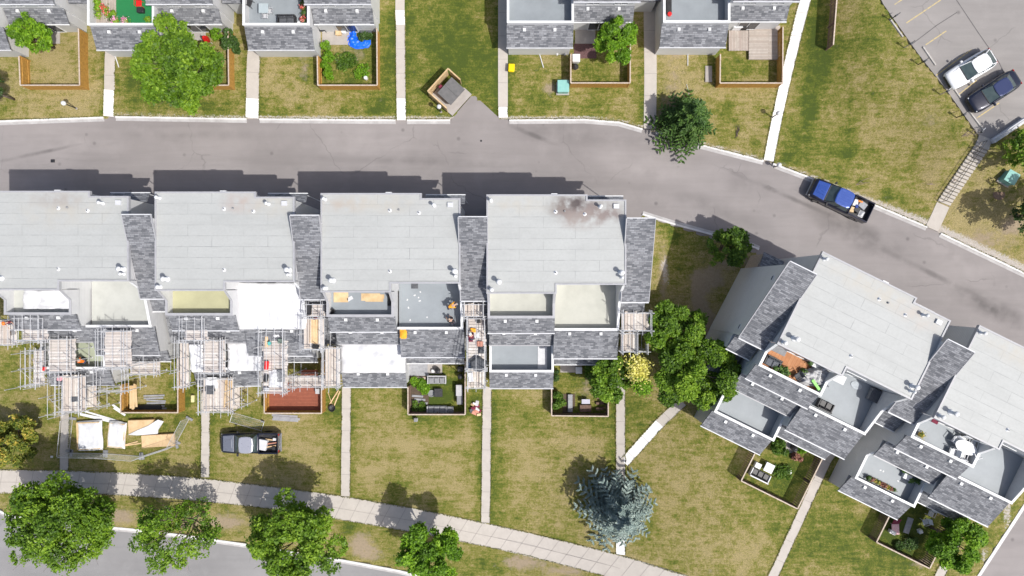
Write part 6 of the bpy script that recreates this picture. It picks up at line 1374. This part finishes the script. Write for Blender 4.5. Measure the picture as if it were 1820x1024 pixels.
item(MB().lathe(0,0,[(.01,0),(.18,.02),(.2,.25),(.01,.3)],14), 'stool', WHITE, 'small round white stool on the grass of the black sofa garden', 'stool', PG(1402, 838)); item(MB().lathe(0,0,[(.22,0),(.26,.5),(.24,.75),(.05,.85),(.01,.85)],14), 'kettle_barbecue', BLACK, 'black covered barbecue by the house in the black sofa garden', 'barbecue', PG(1408, 795)); 
a = PG(1398, 790); tag(MB().bbox(a.x-.9, a.x+.9, a.y-.8, a.y+.5, a.z-.1, a.z+.06, .01).build('patio', SLAB), kind='structure')
# far right house
table('white oval table on the upper deck of the far right house', 1707, 792, 9.76, 1.9, 1.05, .74, WHITE, r5, True)
for i, (x, y, a_) in enumerate(((1692,781,170),(1706,781,180),(1722,788,190),(1687,801,100),(1705,805,10),(1730,806,-50))): chair(['white chair at the upper left of the oval table','white chair above the middle of the oval table','white chair at the upper right of the oval table','white chair pulled away to the left of the oval table','white chair below the oval table','white chair at the right end of the oval table'][i], x, y, 9.76, r5 + R(a_), WHITE, 'white chairs round the oval table', 1.05)
box_item('cooler_box', 'red and white box by the wall on the deck with the oval table', 'box', 1658, 747, 9.76, .5, .35, .35, WHITE, r5, lid=MAROON); pot('yellow green plant at the left parapet of the deck with the oval table', 1634, 772, 9.76, .18, 'autumn', None, None, 80)
rr = random.Random(3)
for i in range(9): t = i/8; pot('small potted plant in the row along the parapet of the far right lower deck', 1541 + 44*t, 848 + 21*t, 5.15, .12, rr.choice(('dark','autumn','rust')), None, 'row of small pots on the far right lower deck', 90+i, rr.choice((BLACK, ORG, MAROON)), h=.2)
box_item('cooler_box', 'white cool box on the far right lower deck', 'box', 1609, 846, 5.15, .7, .45, .4, WHITE, r5, lid=WHITE)
for i, (x, y) in enumerate(((1603,834),(1616,852),(1628,854))): pot(['dark pot above the white cool box','dark pot beside the white cool box','dark pot right of the white cool box'][i], x, y, 5.15, .16, 'spruce', None, None, 100+i, BLACK)
for i, (x, y) in enumerate(((1565,836),(1570,838),(1596,855))): box_item('paper_scrap', 'tiny white scrap on the far right lower deck', 'paper', x, y, 5.155, .15, .1, .01, TARP, i, 'scraps on the far right lower deck', bev=.002)
chair('white chair nearest the house in the red lounger garden', 1650, 911, 0, r5+R(180), WHITE); chair('white chair below the one nearest the house, red lounger garden', 1640, 925, 0, r5+R(130), WHITE); box_item('stool', 'small white stool on the grass of the red lounger garden', 'stool', 1633, 943, 0, .35, .35, .4, WHITE, .3)
box_item('stepping_slab', 'long grey slab lying on the grass of the red lounger garden', 'slab', 1614, 934, 0, .55, 1.5, .06, GREYB, r5 - R(-8), bev=.01)
lo = empty('lounger', tuple(PG(1588, 933)), r5 + R(30), 'red and white striped lounger in the far right garden', 'lounger'); MB().bbox(-.35,.35,-.8,.2,.28,.34,.03).build('seat', mk('pink_stripe_cloth',(0.60,0.25,0.28),(0.75,0.6,0.6),9), lo); MB().side(-.35,.35,[(.2,.3),(.2,.36),(.75,.85),(.78,.8)]).build('backrest', MAROON, lo)
for x in (-.3,.3):
    for y in (-.7,.2): MB().tube([(x,y,.28),(x,y,0)], .02, 5).build('leg', WHITE, lo)
box_item('side_table', 'white side table at the foot of the striped lounger', 'table', 1583, 944, 0, .55, .3, .4, WHITE, r5, lid=WHITE, lidname='tabletop')

# ------------------------------------------------------------------ vehicles
def paint(name, c, rough=.25, metal=.3):
    m, n, l, b = nodes_of(name); b.inputs['Base Color'].default_value = (*c, 1); b.inputs['Roughness'].default_value = rough; b.inputs['Metallic'].default_value = metal; b.inputs['Coat Weight'].default_value = .8; b.inputs['Coat Roughness'].default_value = .05
    f = noise(n, l, coord(n, l), 2.2, 5); l.new(ramp(n, l, f, .3, .8, (rough,)*3+(1,), (rough+.15,)*3+(1,)), b.inputs['Roughness']); return m
CARGL = mk('car_window_glass', (0.05,0.075,0.08), (0.08,0.11,0.11), 2, .05)
TYRE = mk('tyre_rubber', (0.02,0.02,0.02), (0.03,0.03,0.03), 5, .9); RIM = mk('wheel_rim', (0.5,0.5,0.52), (0.4,0.4,0.42), 5, .3, .8)
LAMPM = mk('headlamp_glass', (0.75,0.78,0.80), (0.65,0.68,0.7), 3, .1); TAIL = mk('tail_lamp', (0.40,0.01,0.01), (0.3,0.01,0.01), 3, .2)
def section(x, w_, zb, zt, r=.18, ins=.10, n=5):
    """cross section at x: rounded shoulders, slight tumblehome"""
    pts = []; W_ = w_/2
    left = [(W_-.04, zb), (W_, zb+.12), (W_, zb+(zt-zb)*.6), (W_-ins*.4, zt-r*.6), (W_-ins-.06, zt-r*.15), (W_*.6, zt)]
    ring = [(x, y, z) for y, z in left] + [(x, -y, z) for y, z in left[::-1]]; return ring
def wheels(root, xs_, wd, r=.36, t=.24):
    for x in xs_:
        for s in (-1, 1):
            y = s*(wd/2 - t/2 + .01); m = MB(); rings = []
            for yy, rr_ in ((-t/2, r-.03), (-t/2+.03, r), (t/2-.03, r), (t/2, r-.03)): rings.append([(x + rr_*math.cos(2*math.pi*k/20), y+yy, r + rr_*math.sin(2*math.pi*k/20)) for k in range(20)])
            w_ = m.loft(rings).build('wheel', TYRE, root, False); rm = MB(); rm.loft([[(x + q*math.cos(2*math.pi*k/14), y+s*(t/2+.004), r + q*math.sin(2*math.pi*k/14)) for k in range(14)] for q in (r*.62, r*.1)]); rm.build('rim', RIM, w_)
def mirrors(root, x, w_, z, mat):
    for s in (-1, 1): MB().bbox(x-.09, x+.09, s*(w_/2)-.02 if s<0 else w_/2-.1, s*(w_/2+.2) if s>0 else -(w_/2+.2), z, z+.16, .04).build('wing_mirror', mat, root)
def roof_and_glass(root, prof, zbelt, zroof, wb, wr_, body, glass, roofc, rail=True):
    """prof = (x at rear base, x at rear top, x at front top, x at front base)"""
    rb, rt_, ft, fb = prof
    g = MB(); k_ = .84 if wb < 1.75 else 1; g.loft([[(rb,wb/2*k_,zbelt),(rb+.45,wb/2,zbelt),(fb,wb/2*.90,zbelt),(fb,-wb/2*.90,zbelt),(rb+.45,-wb/2,zbelt),(rb,-wb/2*k_,zbelt)],[(rt_,wr_/2*.92,zroof-.03),(rt_+.3,wr_/2,zroof-.03),(ft,wr_/2,zroof-.03),(ft,-wr_/2,zroof-.03),(rt_+.3,-wr_/2,zroof-.03),(rt_,-wr_/2*.92,zroof-.03)]]); g.build('windows', glass, root)
    m = MB(); e = .05; q = []
    for dx, dy, z in ((0,0,zroof-.06),(0,0,zroof-.01),(.07,.08,zroof+.02)):
        x0, x1, y = rt_-e+dx, ft+e-dx, wr_/2+.03-dy; xm = (x0+x1)/2
        q.append([(x0+.04,y*.80,z),(x0+.25,y*.97,z),((x0+x1)/2,y*1.02,z),(x1-.2,y*.97,z),(x1,y*.82,z),(x1+.06,0,z),(x1,-y*.82,z),(x1-.2,-y*.97,z),((x0+x1)/2,-y*1.02,z),(x0+.25,-y*.97,z),(x0+.04,-y*.80,z),(x0-.04,0,z)])
    m.loft(q); m.build('roof', roofc, root)
    for s in (-1, 1):
        p = MB(); p.tube([(fb,s*wb/2*.92,zbelt),(ft,s*wr_/2,zroof-.03)], .035, 5); p.tube([(rb,s*wb/2*k_,zbelt),(rt_,s*wr_/2*.92,zroof-.03)], .05, 5)
        xm = (rb+fb)/2; p.tube([(xm,s*wb/2,zbelt),((rt_+ft)/2,s*wr_/2,zroof-.03)], .035, 5); p.build('pillars', body, root)
def lights(root, xf, xr, w_, z):
    for s in (-1, 1):
        MB().bbox(xf-.16, xf-.01, s*w_/2*.85-.16 if s>0 else -w_/2*.85-.10, s*w_/2*.85+.10 if s>0 else -w_/2*.85+.16, z, z+.14, .03).build('headlight', LAMPM, root)
        MB().bbox(xr+.0, xr+.08, s*w_/2*.86-.12, s*w_/2*.86+.10, z+.05, z+.3, .02).build('tail_light', TAIL, root)
def car(label, px, py, z, rz, L, wd, body, roofc, hatch=True, cat='car', blk=BLACK):
    p = PG(px, py, z); p.z -= z; root = empty('parked_car', tuple(p), rz, label, cat, None); f, r_ = L/2, -L/2
    secs = [(f,.62,.35,.62),(f-.06,.80,.28,.70),(f-.25,.92,.22,.80),(f-.7,.98,.2,.88),(f-1.2,1.0,.2,.95),(f-1.6,1.0,.2,.99),(0,1.0,.2,1.0),(r_+1.0,1.0,.2,1.03),(r_+.55,.955,.22,1.02),(r_+.25,.87,.26,.99),(r_+.07,.76,.32,.93),(r_,.60,.38,.82)]
    MB().loft([section(x, w_*wd, zb, zt) for x, w_, zb, zt in secs]).build('body', body, root, True)
    roof_and_glass(root, (r_+.18 if hatch else r_+.6, r_+.95 if hatch else r_+1.35, f-2.05, f-1.25), .97, 1.46, wd*.86, wd*.66, body, CARGL, roofc)
    wheels(root, (f-.9, r_+.85), wd, .33, .22); mirrors(root, f-1.55, wd-.06, .95, body); lights(root, f-.08, r_, wd*.82, .55)
    MB().bbox(f-.06, f+.03, -wd*.33, wd*.33, .28, .5, .02).build('grille', blk, root); 
    for s in (-1,1): MB().tube([(f-.35,s*wd*.30,.80),(f-1.15,s*wd*.36,.965)], .012, 4).build('bonnet_crease', DGREY if body is not BLACK else MGREY, root)
    MB().bbox(f-1.28,f-1.2,-wd*.36,wd*.36,.97,.99,.01).build('wiper_cowl', BLACK, root)
    return root
def pickup(label, px, py, z, rz, L, wd, body, roofc, load, hood=None):
    p = PG(px, py, z); p.z -= z; root = empty('pickup_truck', tuple(p), rz, label, 'pickup truck', None); f, r_ = L/2, -L/2; bed = r_ + L*.34
    secs = [(f,.70,.45,.80),(f-.08,.86,.38,.95),(f-.3,.95,.34,1.05),(f-.9,.98,.32,1.12),(f-1.35,1.0,.32,1.15),(f-1.5,1.0,.32,1.16),(bed+.1,1.0,.32,1.16),(bed,1.0,.32,1.16)]
    MB().loft([section(x, w_*wd, zb, zt) for x, w_, zb, zt in secs]).build('body', body, root, True)
    MB().loft([[(f-.30+dx,wd*.36*k,1.03+z_),(f-1.36-dx,wd*.41*k,1.155+z_),(f-1.36-dx,-wd*.41*k,1.155+z_),(f-.30+dx,-wd*.36*k,1.03+z_)] for dx, k, z_ in ((.02,1.0,-.02),(.0,.97,.02),(-.07,.88,.035))]).build('bonnet', hood or roofc, root)
    MB().loft([[(f-.42+dx,wd*.20*k,1.06+z_),(f-1.2-dx,wd*.22*k,1.175+z_),(f-1.2-dx,-wd*.22*k,1.175+z_),(f-.42+dx,-wd*.20*k,1.06+z_)] for dx, k, z_ in ((.02,1.0,-.02),(-.05,.9,.035))]).build('bonnet_bulge', hood or roofc, root)
    roof_and_glass(root, (bed+.12, bed+.32, f-2.15, f-1.45), 1.15, 1.82, wd*.90, wd*.74, body, CARGL, roofc)
    for k in range(-2, 3): MB().bbox(bed+.55, f-2.35, k*.22-.02, k*.22+.02, 1.835, 1.852, .005).build('roof_rib', roofc, root)
    b_ = MB(); b_.box(r_+.06, bed-.02, -wd/2+.14, wd/2-.14, .52, .60); b_.build('bed_floor', BLACK, root)
    for s in (-1, 1): MB().bbox(r_+.02, bed-.01, s*(wd/2-.07)-.07, s*(wd/2-.07)+.07, .36, 1.2, .03).build('bed_side', body, root)
    MB().bbox(bed-.10, bed-.012, -wd/2+.15, wd/2-.15, .6, 1.2, .02).build('bed_front', body, root); MB().bbox(r_, r_+.08, -wd/2+.15, wd/2-.15, .5, 1.18, .02).build('tailgate', body, root); MB().bbox(r_-.14, r_-.005, -wd/2+.1, wd/2-.1, .42, .58, .04).build('rear_bumper', RIM, root); MB().bbox(f-.02, f+.10, -wd*.42, wd*.42, .42, .62, .04).build('front_bumper', RIM, root)
    wheels(root, (f-.95, r_+1.15), wd, .40, .27); mirrors(root, f-1.75, wd, 1.15, BLACK); lights(root, f-.05, r_-.02, wd*.9, .72); MB().bbox(f-.03, f+.04, -wd*.28, wd*.28, .63, .85, .02).build('grille', BLACK, root); MB().bbox(f-1.5,f-1.4,-wd*.38,wd*.38,1.155,1.18,.01).build('wiper_cowl', BLACK, root)
    return root
SIL = paint('silver_blue_paint', (0.20,0.215,0.26)); SILR = paint('silver_roof_paint', (0.40,0.41,0.47)); DBL = paint('near_black_blue_paint', (0.01,0.012,0.03)); BLU = paint('bright_blue_paint', (0.03,0.08,0.34), .2, .2); WHP = paint('white_car_paint', (0.80,0.81,0.82), .25, 0); BKR = paint('glossy_dark_roof', (0.04,0.055,0.14), .1, .4)
BKP = paint('black_car_paint', (0.012,0.015,0.032))
t1 = pickup('silver grey pickup truck with a loaded open bed, parked on the lawn', 443, 788, 1.0, R(180), 5.55, 2.0, BKP, SILR, None, SIL)
t2 = pickup('blue topped dark pickup truck with a loaded bed, parked at the kerb', 1496, 355, 1.0, R(154.5), 5.85, 2.0, DBL, BLU, None, BLU)
def load(lst, px, py, rz, seed, lab):
    rr = random.Random(seed)
    for i, (dx, dy, w_, d_, h_, mt, nm, lb) in enumerate(lst):
        p = PG(px, py, 1.0); z = gz(p.x, p.y); c, s = math.cos(rz), math.sin(rz); o = (p.x + dx*c - dy*s, p.y + dx*s + dy*c, z + .62)
        if nm == 'sheet': crumple([(-w_/2,-d_/2),(w_/2,-d_/2),(w_/2,d_/2),(-w_/2,d_/2)], h_, mt, 'plastic_sheet', lb + lab, 'sheet', o, i+seed, rz)
        else: item(MB().bbox(-w_/2,w_/2,-d_/2,d_/2,0,h_,.02), nm, mt, lb + lab, nm.replace('_',' '), o, rz + rr.uniform(-.25,.25))
load([(-1.25,.1,.8,1.0,.45,FASC,'plaster_board','white panel'),(-2.0,.3,.9,.10,.15,WOOD,'timber','upper pale timber'),(-2.05,.0,1.0,.10,.2,SAL,'timber','salmon coloured timber'),(-1.9,-.35,.9,.12,.2,PLY,'timber','lower plywood strip'),(-2.3,.45,.3,.3,.35,BLACK,'black_crate','black crate'),(-2.35,-.4,.3,.25,.3,TARP,'white_box','small white box')], 443, 789, R(180), 1, ' in the bed of the silver pickup')
load([(-1.2,-.3,.6,.6,.4,TARP,'white_sack','white sack'),(-1.15,.4,.6,.5,.35,PLY,'cardboard_box','brown cardboard box'),(-1.7,.2,.5,.5,.4,BLACK,'black_tool_box','black tool box'),(-2.0,-.4,.7,.6,.35,GREYB,'grey_machine','grey machine'),(-2.35,.3,.5,.6,.3,FASC,'sheet','crumpled pale plastic'),(-1.5,-.05,.25,.3,.45,mk('dark_blue_plastic',(0.02,0.05,0.25),None,4),'blue_can','blue can'),(-1.6,-.6,.5,.15,.4,ORG,'orange_board','orange board')], 1496, 355, R(154.5), 2, ' in the bed of the blue pickup')
car('white hatchback parked in the car park', 1729, 121, .9, R(211), 4.45, 1.86, WHP, WHP)
car('black sedan with a dark glossy roof, parked beside the white hatchback', 1770, 161, .9, R(212.5), 4.75, 1.84, BKP, BKR, hatch=False)

box_item('white_board', 'white board on the lower blue grey deck, right of the tool strewn scaffold', 'board', 964, 636, 2.905, .85, 2.1, .03, FASC, bev=.01)
